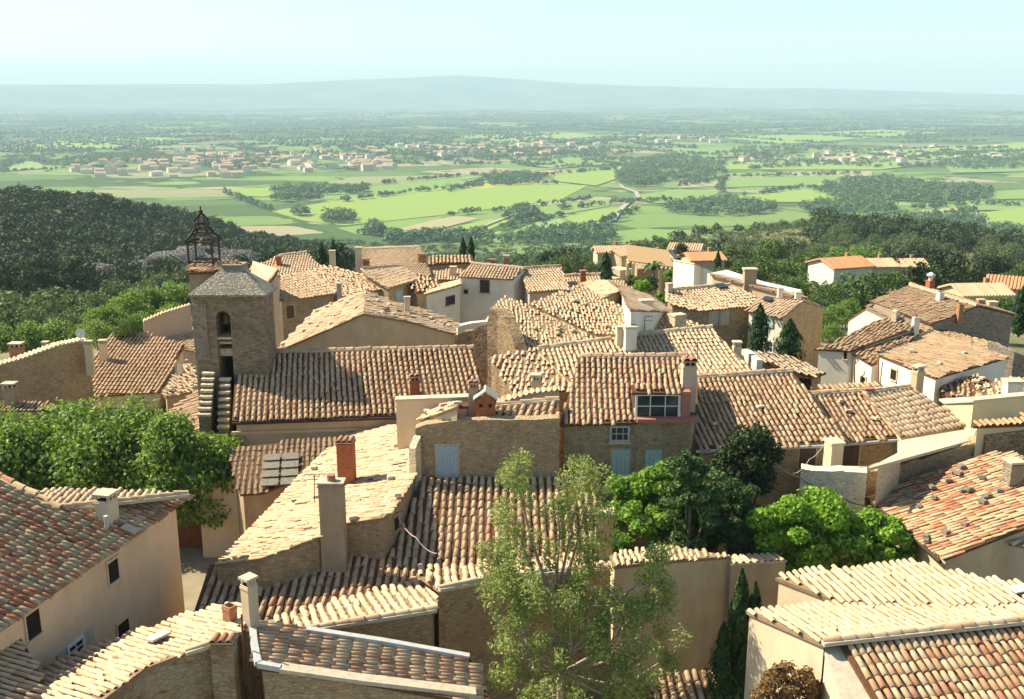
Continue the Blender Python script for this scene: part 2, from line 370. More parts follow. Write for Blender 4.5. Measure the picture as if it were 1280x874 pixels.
    fields = mixc(nt, wood2.outputs[0], fields, (.035, .07, .028))
    hill = mixc(nt, mrange(nt, noise(nt, .0016, 6, .65), .45, .6, 0, 1), (.04, .08, .03), (.13, .17, .07))
    fields = mixc(nt, mrange(nt, dist, 5500, 7500), fields, hill)
    col = mixc(nt, mrange(nt, dist, 600, 800), near, fields)
    nt.links.new(col, bs.inputs['Base Color'])
    o = b.build('ground', 'ground_mat'); tag(o, kind='structure'); return o
build_ground()
PLAIN = 109.6
# bright vineyard and meadow sheets on the plain
def vine_mat(name, c1, c2, rot, w=.25):
    m, nt, b = newmat(name, 1, 0); g = N(nt, 'ShaderNodeNewGeometry'); mp = N(nt, 'ShaderNodeMapping'); mp.inputs['Rotation'].default_value = (0, 0, rot)
    nt.links.new(g.outputs['Position'], mp.inputs[0]); wv = N(nt, 'ShaderNodeTexWave'); wv.inputs['Scale'].default_value = w; wv.inputs['Distortion'].default_value = .6
    nt.links.new(mp.outputs[0], wv.inputs[0]); col = mixc(nt, wv.outputs[1], c1, c2)
    col = mixc(nt, mrange(nt, noise(nt, .02, 5, .65), .35, .7, 0, .6), col, tuple((a*.7+b_*.3) for a, b_ in zip(c1, c2)))
    nt.links.new(col, b.inputs['Base Color'])
vine_mat('field_bright', (.20, .28, .07), (.24, .32, .085), .4); vine_mat('field_green', (.16, .24, .075), (.20, .29, .09), 1.1)
vine_mat('field_tan', (.34, .29, .17), (.28, .27, .14), .2); vine_mat('field_dark', (.07, .14, .035), (.10, .18, .04), .9)
vine_mat('field_yellow', (.45, .40, .10), (.26, .3, .08), .5); vine_mat('field_lime', (.21, .29, .11), (.24, .32, .12), 2.0)
plain_mat('track', (.36, .33, .24), 1, var=.25, scale=.05)
FIELDS = [
 ('field_bright', [(338, 264), (455, 245), (560, 233), (640, 226), (735, 232), (700, 250), (560, 268), (430, 282), (380, 276)]),
 ('field_green', [(372, 246), (480, 231), (560, 222), (640, 214), (640, 224), (520, 238), (420, 250)]),
 ('field_tan', [(488, 282), (570, 270), (600, 273), (530, 291), (500, 292)]),
 ('field_green', [(420, 285), (560, 270), (480, 291), (450, 294)]),
 ('field_bright', [(532, 292), (610, 274), (640, 275), (600, 292), (560, 298)]),
 ('field_lime', [(563, 300), (625, 289), (645, 295), (640, 310), (590, 313)]),
 ('field_lime', [(642, 289), (690, 270), (715, 280), (680, 297), (652, 300)]),
 ('field_bright', [(705, 272), (745, 262), (800, 258), (770, 272), (730, 286)]),
 ('field_green', [(700, 268), (640, 270), (690, 255), (770, 248), (760, 258)]),
 ('field_bright', [(282, 237), (360, 233), (372, 238), (330, 246), (290, 244)]),
 ('field_yellow', [(560, 232), (640, 226), (690, 228), (640, 232), (600, 236)]),
 ('field_bright', [(700, 214), (770, 210), (775, 222), (745, 232), (690, 226)]),
 ('field_green', [(790, 244), (850, 236), (900, 240), (880, 252), (820, 254)]),
 ('field_tan', [(845, 229), (905, 226), (905, 232), (850, 235)]),
 ('field_bright', [(880, 250), (1000, 236), (1065, 240), (1060, 252), (960, 252), (890, 260)]),
 ('field_tan', [(870, 253), (970, 254), (960, 259), (880, 261)]),
 ('field_green', [(905, 222), (1080, 218), (1075, 230), (910, 234)]),
 ('field_tan', [(960, 216), (1090, 214), (1090, 220), (960, 220)]),
 ('field_bright', [(870, 204), (1080, 200), (1160, 205), (1100, 212), (880, 212)]),
 ('field_green', [(1140, 256), (1220, 250), (1280, 252), (1280, 262), (1150, 264)]),
 ('field_tan', [(1150, 264), (1210, 258), (1215, 266), (1160, 270)]),
 ('field_bright', [(1155, 272), (1215, 266), (1235, 285), (1180, 292)]),
 ('field_bright', [(1225, 266), (1290, 258), (1300, 285), (1240, 284)]),
 ('field_green', [(1225, 240), (1290, 236), (1290, 248), (1225, 250)]),
 ('field_bright', [(1080, 190), (1280, 178), (1290, 190), (1160, 200)]),
 ('field_green', [(820, 188), (960, 184), (1010, 190), (880, 198)]),
 ('field_bright', [(30, 176), (170, 170), (230, 174), (180, 185), (40, 186)]),
 ('field_green', [(300, 176), (420, 170), (440, 176), (330, 184)]),
 ('field_bright', [(560, 170), (700, 166), (760, 170), (640, 178)]),
 ('field_lime', [(0, 203), (45, 202), (60, 210), (0, 214)]),
 ('field_green', [(640, 204), (760, 198), (780, 204), (690, 210)]),
 ('field_bright', [(900, 172), (1100, 162), (1180, 166), (980, 180)]),
 ('field_green', [(1180, 206), (1290, 200), (1290, 214), (1190, 216)]),
 ('field_tan', [(1020, 196), (1090, 193), (1100, 197), (1030, 200)]),
]
for i, (mt, pts) in enumerate(FIELDS):
    b = MB(); hh = PLAIN-.02*i-(.5 if pts[0][1] < 215 else 0)
    b.poly([at_h(x, y, hh) for x, y in pts][::-1]); o = b.build('field', mt); tag(o, kind='structure')
def track(pts, w, name='dirt_track'):
    b = MB(); P = [at_h(x, y, PLAIN-1.1) for x, y in pts]
    L, Rr = [], []
    for i, p in enumerate(P):
        d = P[min(i+1, len(P)-1)]-P[max(i-1, 0)]; d /= np.linalg.norm(d); s_ = np.array([-d[1], d[0], 0])*w/2; L.append(p+s_); Rr.append(p-s_)
    n = len(P); b.add(L+Rr, [(i, i+n, i+n+1, i+1) for i in range(n-1)]); o = b.build(name, 'track'); tag(o, kind='structure')
track([(775, 208), (772, 222), (778, 234), (795, 240), (798, 246), (786, 252), (775, 262), (766, 275)], 5.5)
track([(1216, 256), (1217, 268), (1226, 277), (1238, 286)], 7)
track([(575, 224), (650, 214), (720, 208)], 6); track([(880, 248), (960, 252), (1060, 252)], 5); track([(520, 303), (585, 290), (640, 268)], 4)
# ------------------------------------------------------------------ foliage helpers
def rand_unit(n):
    v = RNG.normal(size=(n, 3)); return v/np.linalg.norm(v, axis=1)[:, None]
LEAF_V = np.array([(-.5, 0, 0), (0, -.42, .08), (.5, 0, 0), (0, .42, .08)]); LEAF_F = [(0, 1, 2, 3)]
def leaves(b, P, size, nrm=None, bias=.5, elong=1.0, mat=0):
    n = len(P); z = rand_unit(n)
    if nrm is not None: z = z*(1-bias)+nrm*bias+np.array([0, 0, .15]); z /= np.linalg.norm(z, axis=1)[:, None]
    t = rand_unit(n); x = np.cross(t, z); x /= np.linalg.norm(x, axis=1)[:, None]; y = np.cross(z, x)
    s_ = size*RNG.uniform(.6, 1.25, n)[:, None]
    M = np.stack([x*s_*elong, y*s_/elong, z*s_], 1)
    b.inst(LEAF_V, LEAF_F, M, P, mat)
def clump_pts(centers, radii, n, squash=.8, shell=.55):
    w_ = radii**2; k = RNG.choice(len(centers), n, p=w_/w_.sum()); u = rand_unit(n)
    rr = radii[k]*(shell+(1-shell)*RNG.uniform(0, 1, n)**.5)*RNG.uniform(.8, 1.12, n)
    off = u*rr[:, None]; off[:, 2] *= squash
    return centers[k]+off, u
def crown_clumps(n, rx, ry, rz, cz, rmin, rmax, bottom=-.6):
    u = rand_unit(n*3); u = u[u[:, 2] > bottom][:n]; f = RNG.uniform(.25, 1, len(u))**.45
    c = u*f[:, None]*np.array([rx, ry, rz]); c[:, 2] += cz
    return c, RNG.uniform(rmin, rmax, len(u))
def tree(name, label, base, h, rx, ry, crown_h, leafm, leaf, nleaf, nclump=26, cr=(.25, .45), barkm='bark', group=None, tr=.12, cat='tree', squash=.8, elong=1.0, lean=0, shell=.5, limbs=5, bottom=-.6):
    """crown centre at h - crown_h/2 above base"""
    e = empty(name, base, label, cat, group); base = np.asarray(base, float)
    rz = crown_h/2; cz = h-rz; mr = max(rx, ry)
    c, r = crown_clumps(nclump, rx*.75, ry*.75, rz*.78, cz, cr[0]*mr, cr[1]*mr, bottom)
    P, u = clump_pts(c, r, nleaf, squash, shell); b = MB(); leaves(b, P+base, leaf, u, .45, elong); cro = b.build('crown', leafm, e)
    t = MB(); top = np.array([lean, 0, cz])
    t.tube([base, base+top*.35+[.05, 0, 0], base+top*.7, base+top], [tr, tr*.85, tr*.6, tr*.25], 7)
    for k in range(min(limbs, len(c))):
        q = c[k]; s0 = base+top*RNG.uniform(.45, .75); t.tube([s0, s0*.5+(base+q)*.5+[0, 0, .1], base+q], [tr*.45, tr*.3, tr*.1], 5)
    tk = t.build('trunk', barkm, e); KIDS[e] = [cro, tk]; return e
def spire(name, label, base, h, r, leafm='leaf_cypress', nleaf=1800, leaf=.16, group=None, tips=((0, 0, 1, 1),), cat='cypress'):
    e = empty(name, base, label, cat, group); base0 = np.asarray(base, float); b = MB(); h0, r0, n0 = h, r, nleaf
    for (ox, oy, hf_, rf_) in tips:
        base = base0+[ox, oy, 0]; h = h0*hf_; r = r0*rf_; nleaf = int(n0*hf_*rf_); spire_leaves(b, base, h, r, nleaf, leaf)
    base = base0; cro = b.build('crown', leafm, e); t = MB(); t.tube([base, base+[0, 0, h0*.8]], [r0*.16, r0*.04], 6); tk = t.build('trunk', 'bark', e)
    KIDS[e] = [cro, tk]; return e
def spire_leaves(b, base, h, r, nleaf, leaf):
    z = RNG.uniform(0.02, 1, nleaf)**.9; prof = np.minimum(1, (1-z)*2.3)**.7*np.minimum(1, .55+z*3)
    a = RNG.uniform(0, 6.283, nleaf); bumpy = 1+.24*np.sin(a*3+z*17+h)+.20*np.sin(a*5-z*29)
    rad = r*prof*bumpy*(.42+.78*RNG.uniform(0, 1, nleaf)**.6)
    P = base+np.stack([rad*np.cos(a), rad*np.sin(a), h*(.04+.96*z)], 1)
    nr = np.stack([np.cos(a), np.sin(a), np.full(nleaf, .3)], 1)
    n = nleaf; zz = nr+rand_unit(n)*.5; zz /= np.linalg.norm(zz, axis=1)[:, None]
    up = np.tile([0., 0, 1], (n, 1))+rand_unit(n)*.35; x = np.cross(up, zz); x /= np.linalg.norm(x, axis=1)[:, None]; y = np.cross(zz, x)
    s_ = leaf*RNG.uniform(.6, 1.3, n)[:, None]; b.inst(LEAF_V, LEAF_F, np.stack([x*s_*.6, y*s_*2.0, zz*s_], 1), P)
def ground_at(px, Y):
    X = (px-CXP)/F*(Y*cp+30*sp); z = float(Hgt(X, Y)); X = (px-CXP)/F*(Y*cp-z*sp); return np.array([X, Y, float(Hgt(X, Y))])
# ------------------------------------------------------------------ house building
def in_poly(p, poly):
    x, y = p[:, 0], p[:, 1]; c = np.zeros(len(p), bool); n = len(poly)
    for i in range(n):
        x1, y1 = poly[i]; x2, y2 = poly[(i+1) % n]
        k = ((y1 > y) != (y2 > y)); c ^= k & (x < (x2-x1)*(y-y1)/((y2-y1) if y2 != y1 else 1e-9)+x1)
    return c
def tile_tpl(seg, detail):
    ang = np.linspace(-R(88), R(88), seg+1); V = []; L = 1.0
    for v, r, lift in ((0, .80, .0), (1, 1.0, .22)):
        for a in ang: V.append((r*math.sin(a), v, r*math.cos(a)+lift))
    Fc = [(i, i+1, seg+2+i, seg+1+i) for i in range(seg)]
    V = np.array(V)
    if detail:
        n0 = len(V); inner = V[seg+1:].copy(); inner[:, 0] *= .80; inner[:, 2] = (inner[:, 2]-.22)*.80+.22-.02; V = np.vstack([V, inner])
        Fc += [(seg+1+i, seg+2+i, n0+i+1, n0+i) for i in range(seg)]
    return V, Fc
TPL = {(s, d): tile_tpl(s, d) for s in (3, 4, 6) for d in (0, 1)}
class Facet:
    def __init__(s, P, px, mat='tile_mix', sp=.205, L=.34, r=.37, jit=.010, caps=(), seg=4, detail=0, tiles=True, base=None, wall=None, inset=.12, skip=(), flush=(), thick=.09, bed=None, wob=.25, capm=None, missing=.0, lumps=0, hf=.95):
        s.hf = hf
        s.P = P; s.p0, s.n, s.d, s.e = P; s.px = px
        s.pts = [at_plane(x, y, P) for x, y in px]
        s.mat = mat; s.sp = sp; s.L = L; s.r = r; s.jit = jit; s.caps = caps; s.seg = seg; s.detail = detail; s.tiles = tiles
        s.wall = wall; s.base = base; s.inset = inset; s.skip = skip; s.flush = flush; s.thick = thick; s.missing = missing; s.lumps = lumps
        s.bed = bed or ('bed_pale' if mat in ('tile_pale', 'tile_cream') else 'bed_clay_shaded')
        s.wob = wob
    def uv(s, p):
        q = np.asarray(p)-s.p0; return np.stack([q@s.e, q@s.d], -1)
def facet_geo(b, f, mi):       # mi: material indices tile, bed, mortar
    uv = s_uv = np.array([f.uv(p) for p in f.pts]); n = f.n
    # slab
    top = [p for p in f.pts]; ar = sum(uv[i][0]*uv[(i+1) % len(uv)][1]-uv[(i+1) % len(uv)][0]*uv[i][1] for i in range(len(uv)))
    order = list(range(len(top)))
    c = np.cross(top[1]-top[0], top[2]-top[1])
    bot = [p-n*f.thick for p in top]
    b.poly(top if ar < 0 else top[::-1], mi[1]); b.poly(bot if ar > 0 else bot[::-1], mi[1])
    k = len(top); b.add(top+bot, [(i, (i+1) % k, k+(i+1) % k, k+i) for i in range(k)], mi[1])
    if f.tiles:
        mn, mx = uv.min(0), uv.max(0); sp, L = f.sp, f.L
        us = np.arange(mn[0]-sp, mx[0]+sp, sp); vs = np.arange(mn[1]-L, mx[1]+L, L)
        U, Vv = np.meshgrid(us, vs, indexing='ij'); rowj = RNG.uniform(-.12, .12, len(us))*L
        V0 = Vv+rowj[:, None]; cen = np.stack([U.ravel(), V0.ravel()+L*.5], -1)
        ok = in_poly(cen, uv)
        if f.missing: ok &= RNG.uniform(size=len(ok)) > f.missing
        C = cen[ok]; m = len(C)
        if m:
            r = f.r*sp*RNG.uniform(.93, 1.07, m)
            wob = f.wob*sp*(np.sin(C[:, 1]*1.3+C[:, 0]*.4)*.35)+RNG.normal(0, f.jit, m)
            # gentle sag of old roofs
            sag = .03*np.sin(C[:, 0]*.9+1)*np.sin(C[:, 1]*1.1+.5)
            th = RNG.normal(0, .02+f.jit*1.2, m)
            e_, d_ = f.e, f.d
            ax = np.cos(th)[:, None]*e_+np.sin(th)[:, None]*d_; ay = -np.sin(th)[:, None]*e_+np.cos(th)[:, None]*d_
            T = f.p0+(C[:, 0]+wob)[:, None]*e_+(C[:, 1]-L*.5)[:, None]*d_+n*(.0+sag+RNG.normal(0, f.jit*.5, m))[:, None]
            M = np.stack([ax*r[:, None], ay*(L*1.12)*RNG.uniform(.96, 1.04, m)[:, None], n*r[:, None]*f.hf], 1)
            tv, tf = TPL[(f.seg, f.detail)]; b.inst(tv, tf, M, T, mi[0], True)
    for c in f.caps: cap_line(b, f.pts[c], f.pts[(c+1) % len(f.pts)], n, mi, f.sp)
    if f.lumps:
        for _ in range(f.lumps):
            for t in range(60):
                q = RNG.uniform(uv.min(0), uv.max(0))
                if in_poly(q[None], uv)[0]: break
            p = f.p0+q[0]*f.e+q[1]*f.d+n*.07; s1, s2 = RNG.uniform(.12, .28, 2)
            b.box(p, s1, s2, RNG.uniform(.05, .1), RNG.uniform(0, 3), mi[3] if f.lumps > 20 else mi[2], .85)
def cap_line(b, p, q, n, mi, sp=.2, r=.1, L=.36):
    d = q-p; T = np.linalg.norm(d); d /= T; e = np.cross(d, [0, 0, 1]); e /= np.linalg.norm(e); up = np.cross(e, d); 
    if up[2] < 0: up = -up
    k = max(1, int(T/L)); L = T/k; tv, tf = TPL[(4, 0)]
    T0 = p+np.arange(k)[:, None]*L*d+up*(.045+RNG.normal(0, .008, k))[:, None]
    th = RNG.normal(0, .03, k); rr = r*RNG.uniform(.92, 1.08, k)
    ax = np.cos(th)[:, None]*e+np.sin(th)[:, None]*d; ay = -np.sin(th)[:, None]*e+np.cos(th)[:, None]*d
    b.inst(tv, tf, np.stack([ax*rr[:, None], ay*L*1.1, up*rr[:, None]], 1), T0, mi[0], True)
    b.obox(p-e*r*1.25-up*.03, d*T, e*r*2.5, up*.09, mi[2])
def wall_prism(b, f, base, mi=0):
    pts = [p.copy() for p in f.pts]; n = len(pts); P2 = [p[:2] for p in pts]
    ar = sum(P2[i][0]*P2[(i+1) % n][1]-P2[(i+1) % n][0]*P2[i][1] for i in range(n)); sg = 1 if ar > 0 else -1
    lines = []
    for i in range(n):
        a, c = P2[i], P2[(i+1) % n]; d = (c-a)/np.linalg.norm(c-a); nin = np.array([-d[1], d[0]])*sg
        ins = f.inset if i not in f.flush else .015
        if i in f.skip: ins = 0.0
        lines.append((a+nin*ins, d))
    Q = []
    for i in range(n):
        (a, d), (c, g) = lines[i-1], lines[i]; den = d[0]*g[1]-d[1]*g[0]
        if abs(den) < .08: Q.append(c)
        else:
            t = ((c[0]-a[0])*g[1]-(c[1]-a[1])*g[0])/den; q = a+d*t
            if np.linalg.norm(q-P2[i]) > 4*max(f.inset, .05)+.1: q = (a+c)/2 if False else c
            Q.append(q)
    def zt(q):
        return f.p0[2]-((q-f.p0[:2])@f.n[:2])/f.n[2]-.06
    T = [np.array([q[0], q[1], zt(q)]) for q in Q]; B = [np.array([q[0], q[1], base]) for q in Q]
    f.wl = [(T[i], T[(i+1) % n]) for i in range(n)]
    for i in range(n):
        if i in f.skip: continue
        j = (i+1) % n; q = [B[i], B[j], T[j], T[i]]
        b.poly(q if sg > 0 else q[::-1], mi)
def backslope(f, i, j, run, pitch=14, **k):
    p, q = f.pts[i], f.pts[j]; d = q-p; h = np.array([d[1], -d[0], 0.0]); h /= np.linalg.norm(h)
    if np.dot(h, f.d) > 0: h = -h
    v = h*run-np.array([0, 0, run*math.tan(R(pitch))]); P = [p, q, q+v, p+v]; n = np.cross(d, v); n /= np.linalg.norm(n); n = n if n[2] > 0 else -n
    dn = n[:2]/np.hypot(*n[:2]); t = math.acos(n[2]); dv = np.array([dn[0]*math.cos(t), dn[1]*math.cos(t), -math.sin(t)]); e = np.cross(dv, n)
    g = Facet((p, n, dv, e), [proj(x) for x in P], **k); g.pts = P; return g
class House:
    def __init__(s, name, label, facets, base, wall='stone_brown', cat='house', group=None, fmat=None):
        c = np.mean([p for f in facets for p in f.pts], 0); s.e = empty(name, (c[0], c[1], -base), label, cat, group); s.f = facets; s.base = -base
        tm = []; 
        for f in facets:
            for m in (f.mat, f.bed):
                if m not in tm: tm.append(m)
        tm.append('mortar'); 
        if 'slate_lit' not in tm: tm.append('slate_lit')
        b = MB(); w_ = MB(); wm = []
        for f in facets:
            facet_geo(b, f, (tm.index(f.mat), tm.index(f.bed), tm.index('mortar'), tm.index('slate_lit')))
            wmn = f.wall or wall
            if wmn not in wm: wm.append(wmn)
            wall_prism(w_, f, -(f.base or base), wm.index(wmn))
        s.roof = b.build('roof', tm, s.e); s.wall = w_.build('wall', wm, s.e) if w_.n else None
    def wplane(s, fi, ei):
        a, c = s.f[fi].wl[ei]; d = c-a; d[2] = 0; d /= np.linalg.norm(d); n = np.array([d[1], -d[0], 0.0])
        if np.dot(n, a) > 0: n = -n          # towards the camera
        return a, n
    def hit(s, px, py, fi, ei):
        a, n = s.wplane(fi, ei); return at_plane(px, py, (a, n))
    def win(s, rect, fi, ei, kind='pane', shut=None, rows=2, cols=2, frame='white_paint', name='window'):
        a, n = s.wplane(fi, ei); return opening(s.e, rect, a, n, kind, shut, rows, cols, frame, name)
    def chimney(s, rect, fi=0, **k):
        if isinstance(fi, int) and fi < 10:
            f = s.f[fi]; p = at_plane((rect[0]+rect[2])/2, rect[3], f.P); az = math.atan2(f.d[0], -f.d[1])
        else: p = at_y((rect[0]+rect[2])/2, rect[3], fi); az = 0
        return chimney(s.roof if k.pop('onroof', True) else s.e, rect, p, az+k.pop('rz', 0), **k)
def opening(parent, rect, a, n, kind='pane', shut=None, rows=2, cols=2, frame='white_paint', name='window'):
    x0, y0, x1, y1 = rect; up = np.array([0, 0, 1.0]); PL = (a, n); xm, ym = (x0+x1)/2, (y0+y1)/2
    c = at_plane(xm, ym, PL); W = np.linalg.norm(at_plane(x1, ym, PL)-at_plane(x0, ym, PL)); H = np.linalg.norm(at_plane(xm, y0, PL)-at_plane(xm, y1, PL))
    W = min(W, 4); h = np.cross(up, n); h /= np.linalg.norm(h)
    if h[0] < 0: h = -h
    o = c-h*W/2-up*H/2+n*.004
    if kind == 'pane':
        b = MB(); t = min(.07, W*.12)
        for k, (p, w_, hh) in enumerate(((o, t, H), (o+h*(W-t), t, H), (o+h*t, W-2*t, t), (o+h*t+up*(H-t), W-2*t, t))): b.obox(p, h*w_, n*.05, up*hh)
        wdw = b.build(name, frame, parent)
        g = MB(); g.obox(o+h*t+up*t, h*(W-2*t), n*.012, up*(H-2*t)); g.build('pane', 'glass', wdw)
        m = MB(); mt = .028
        for k in range(1, cols): m.obox(o+h*(W*k/cols-mt/2)+up*t, h*mt, n*.035, up*(H-2*t))
        for k in range(1, rows): m.obox(o+h*t+up*(H*k/rows-mt/2), h*(W-2*t), n*.030, up*mt)
        if rows > 1 or cols > 1: m.build('glazing_bar', frame, wdw)
        sl = MB(); sl.obox(o-h*.05-up*.07, h*(W+.1), n*.09, up*.066); sl.build('sill', 'stone_pale', wdw); base = wdw
    elif kind == 'dark':
        b = MB(); b.obox(o, h*W, n*.012, up*H); base = b.build(name, 'inside_shade', parent)  # flat panel on the wall face, coloured as the unlit hollow
        l = MB(); t = .05; l.obox(o-h*t+up*H, h*(W+2*t), n*.04, up*t*1.4); l.obox(o-h*t-up*t, h*(W+2*t), n*.06, up*t); l.obox(o-h*t, h*t, n*.03, up*H); l.obox(o+h*W, h*t, n*.03, up*H); l.build('frame', 'stone_pale' if frame == 'white_paint' else frame, base)
    if kind == 'shut':
        b = MB(); t = .06; b.obox(o-h*t-up*t, h*(W+2*t), n*.02, up*(H+2*t)); base = b.build(name, 'plaster_tan' if frame == 'white_paint' else frame, parent)
        k = 1 if cols == 1 else 2
        for q in range(k):
            m = MB(); w1 = W/k; np_ = max(2, int(w1/.11))
            for j in range(np_): m.obox(o+h*(q*w1+j*w1/np_+.004)+n*.021, h*(w1/np_-.009), n*(.03+.003*(j % 2)), up*H)
            m.obox(o+h*(q*w1+.02)+up*H*.15+n*.052, h*(w1-.04), n*.014, up*.06); m.obox(o+h*(q*w1+.02)+up*H*.8+n*.052, h*(w1-.04), n*.014, up*.06)
            m.build('shutter', shut or 'shutter_blue', base)
    elif shut:
        for q in (-1, 1):
            m = MB(); w1 = W*.5; o2 = o+(h*(-w1-.03) if q < 0 else h*(W+.03)); np_ = max(2, int(w1/.1))
            for j in range(np_): m.obox(o2+h*(j*w1/np_), h*(w1/np_-.006), n*(.035+.004*(j % 2)), up*H)
            m.build('shutter', shut, base)
    return base
def chimney(parent, rect, p, rz=0, mat='plaster_beige', cap='slab', dratio=.8, holes=True, sink=.5, wfac=.88, name='chimney'):
    """rect in photo pixels (x0, ytop, x1, ybase); p = where the front foot stands"""
    x0, y0, x1, y1 = rect; D = depth(p); W = (x1-x0)/F*D*wfac
    top = at_y((x0+x1)/2, y0, p[1]+.1); H = top[2]-p[2]; dd = max(.28, W*dratio)
    c, s_ = math.cos(rz), math.sin(rz); ux = np.array([c, s_, 0]); uy = np.array([-s_, c, 0])
    cc = p+uy*dd*.5; ch = {'slab': .06, 'tiles': .16, 'tent': .30, 'pipe': .0, 'none': 0, 'hood': .1}[cap]
    bh = H-ch-(.14 if cap in ('slab', 'tiles') and holes else 0)
    b = MB(); b.box(cc-[0, 0, sink], W, dd, bh+sink, rz); 
    b.box(cc+[0, 0, bh-.10], W*1.10, dd*1.10, .05, rz)
    o = b.build(name, mat, parent); t = MB(); z = cc+[0, 0, bh]
    if cap in ('slab', 'tiles'):
        if holes:
            k = .06
            for a in (-1, 0, 1):
                for q in (-1, 1): t.box(z+ux*a*(W/2-k)+uy*q*(dd/2-k/2), k, k, .142, rz)
            i = MB(); i.box(z+[0, 0, .002], W*.8, dd*.8, .02, rz); i.build('flue', 'inside_shade', o)
        z2 = z+[0, 0, .14 if holes else 0]
        if cap == 'slab': t.box(z2, W*1.18, dd*1.2, .06, rz); t.build('cap', 'mortar' if mat != 'brick' else 'terracotta', o)
        else:
            nt_ = max(2, int(W/.17)); tv, tf = TPL[(6, 1)]
            for j in range(nt_):
                q = z2+ux*((j+.5)/nt_-.5)*W*1.05-uy*dd*.6*-1; r_ = W*1.05/nt_*.52
                t.inst(tv, tf, np.array([[ux*r_, -uy*dd*1.2, np.array([0, 0, r_])]]), np.array([q]), 0, True)
            t.box(z2-[0, 0, .01], W*1.05, dd*1.1, .03, rz, 1); t.build('cap', ['terracotta', 'mortar'], o)
    elif cap == 'tent':
        for q in (-1, 1):
            a = z+ux*q*W*.62-uy*dd*.62; t.obox(a, uy*dd*1.24, -ux*q*W*.62+np.array([0, 0, ch]), np.array([0, 0, .06]))
        # gable infill
        g = MB(); A = z-ux*W/2-uy*dd/2; g.add([A, A+ux*W, A+ux*W/2+[0, 0, ch*.85], A+uy*dd, A+ux*W+uy*dd, A+ux*W/2+[0, 0, ch*.85]+uy*dd], [(0, 1, 4, 3)]); g.add([A, A+ux*W, A+ux*W/2+[0, 0, ch*.85]], [(0, 1, 2)]); g.build('gable', mat, o)
        t.build('cap', 'mortar', o)
        if holes:
            i = MB()
            for q in (-.24, .24): i.box(z+ux*q*W-uy*(dd/2+.012)-[0, 0, .22], W*.17, .02, .13, rz)
            i.build('flue', 'inside_shade', o)
    elif cap == 'pipe':
        t.tube([z, z+[0, 0, .22]], W*.18, 8); t.build('flue', 'terracotta', o)
        m = MB(); m.box(z, W*1.1, dd*1.1, .04, rz); m.build('cap', 'mortar', o)
    elif cap == 'hood':
        t.tube([z, z+[0, 0, .25], z+[0, 0, .26], z+[0, 0, .36], z+[0, 0, .48]], [W*.3, W*.3, W*.6, W*.55, W*.1], 10); t.build('cap', 'white_paint', o)
    elif holes:
        i = MB(); i.box(z+[0, 0, .002], W*.6, dd*.6, .02, rz); i.build('flue', 'inside_shade', o)
    return o
def wall_run(name, label, pts, base, thick=.35, mat='stone_brown', coping='tile_cream', cap=True, cat='wall', parent=None, rag=0):
    """pts: (px, py, Y) along the top; the wall has thickness away from the camera"""
    P = [at_y(*p) for p in pts]; c = np.mean(P, 0)
    e = empty(name, (c[0], c[1], -base), label, cat) if parent is None else parent
    b = MB(); t = MB()
    Q = []
    for i in range(len(P)-1):
        a, q = P[i], P[i+1]; n = max(1, int(np.linalg.norm(q-a)/.35)) if rag else 1
        for k in range(n):
            z = a+(q-a)*k/n; Q.append(z+np.array([0, 0, RNG.normal(0, rag) if rag else 0]))
    Q.append(P[-1])
    nn = []
    for i in range(len(Q)):
        d = Q[min(i+1, len(Q)-1)]-Q[max(i-1, 0)]; d[2] = 0; d /= np.linalg.norm(d); k = np.array([-d[1], d[0], 0])
        if np.dot(k, Q[i]) < 0: k = -k
        nn.append(k)
    V = []
    for q, k in zip(Q, nn): V += [q, q+k*thick, np.array([*(q+k*thick)[:2], -base]), np.array([*q[:2], -base])]
    m = len(Q); fs = []
    for i in range(m-1):
        for k in range(4): fs.append((4*i+k, 4*i+(k+1) % 4, 4*i+4+(k+1) % 4, 4*i+4+k))
    fs += [(0, 3, 2, 1), (4*m-4, 4*m-3, 4*m-2, 4*m-1)]
    b.add(V, fs); w_ = b.build('masonry', mat, e)
    if cap:
        for i in range(len(P)-1):
            a, q = P[i], P[i+1]; d = q-a; T = np.linalg.norm(d); k = nn[0] if i == 0 else nn[-1] if i == len(P)-2 else nn[min(i+1, len(nn)-1)]
            if rag: k = np.cross([0, 0, 1], d/T); k = -k if np.dot(k, a) < 0 else k; k /= np.linalg.norm(k)
            num = max(1, int(T/.2)); t0 = a+np.arange(num)[:, None]*(d/num)
            tv, tf = TPL[(4, 1)]; r_ = T/num*.42; dn = k*(thick+.12)
            t.inst(tv, tf, np.stack([np.tile(d/T*r_, (num, 1)), np.tile(dn, (num, 1)), np.tile([0, 0, r_], (num, 1))], 1), t0-k*.06+d/num/2+[0, 0, .03], 0, True)
            t.obox(a-k*.05+[0, 0, -.0], d, k*(thick+.1), np.array([0, 0, .05]), 1)
        t.build('coping', [coping, 'mortar'], e)
    return e
# ================================================================== THE VILLAGE
G = 17.3
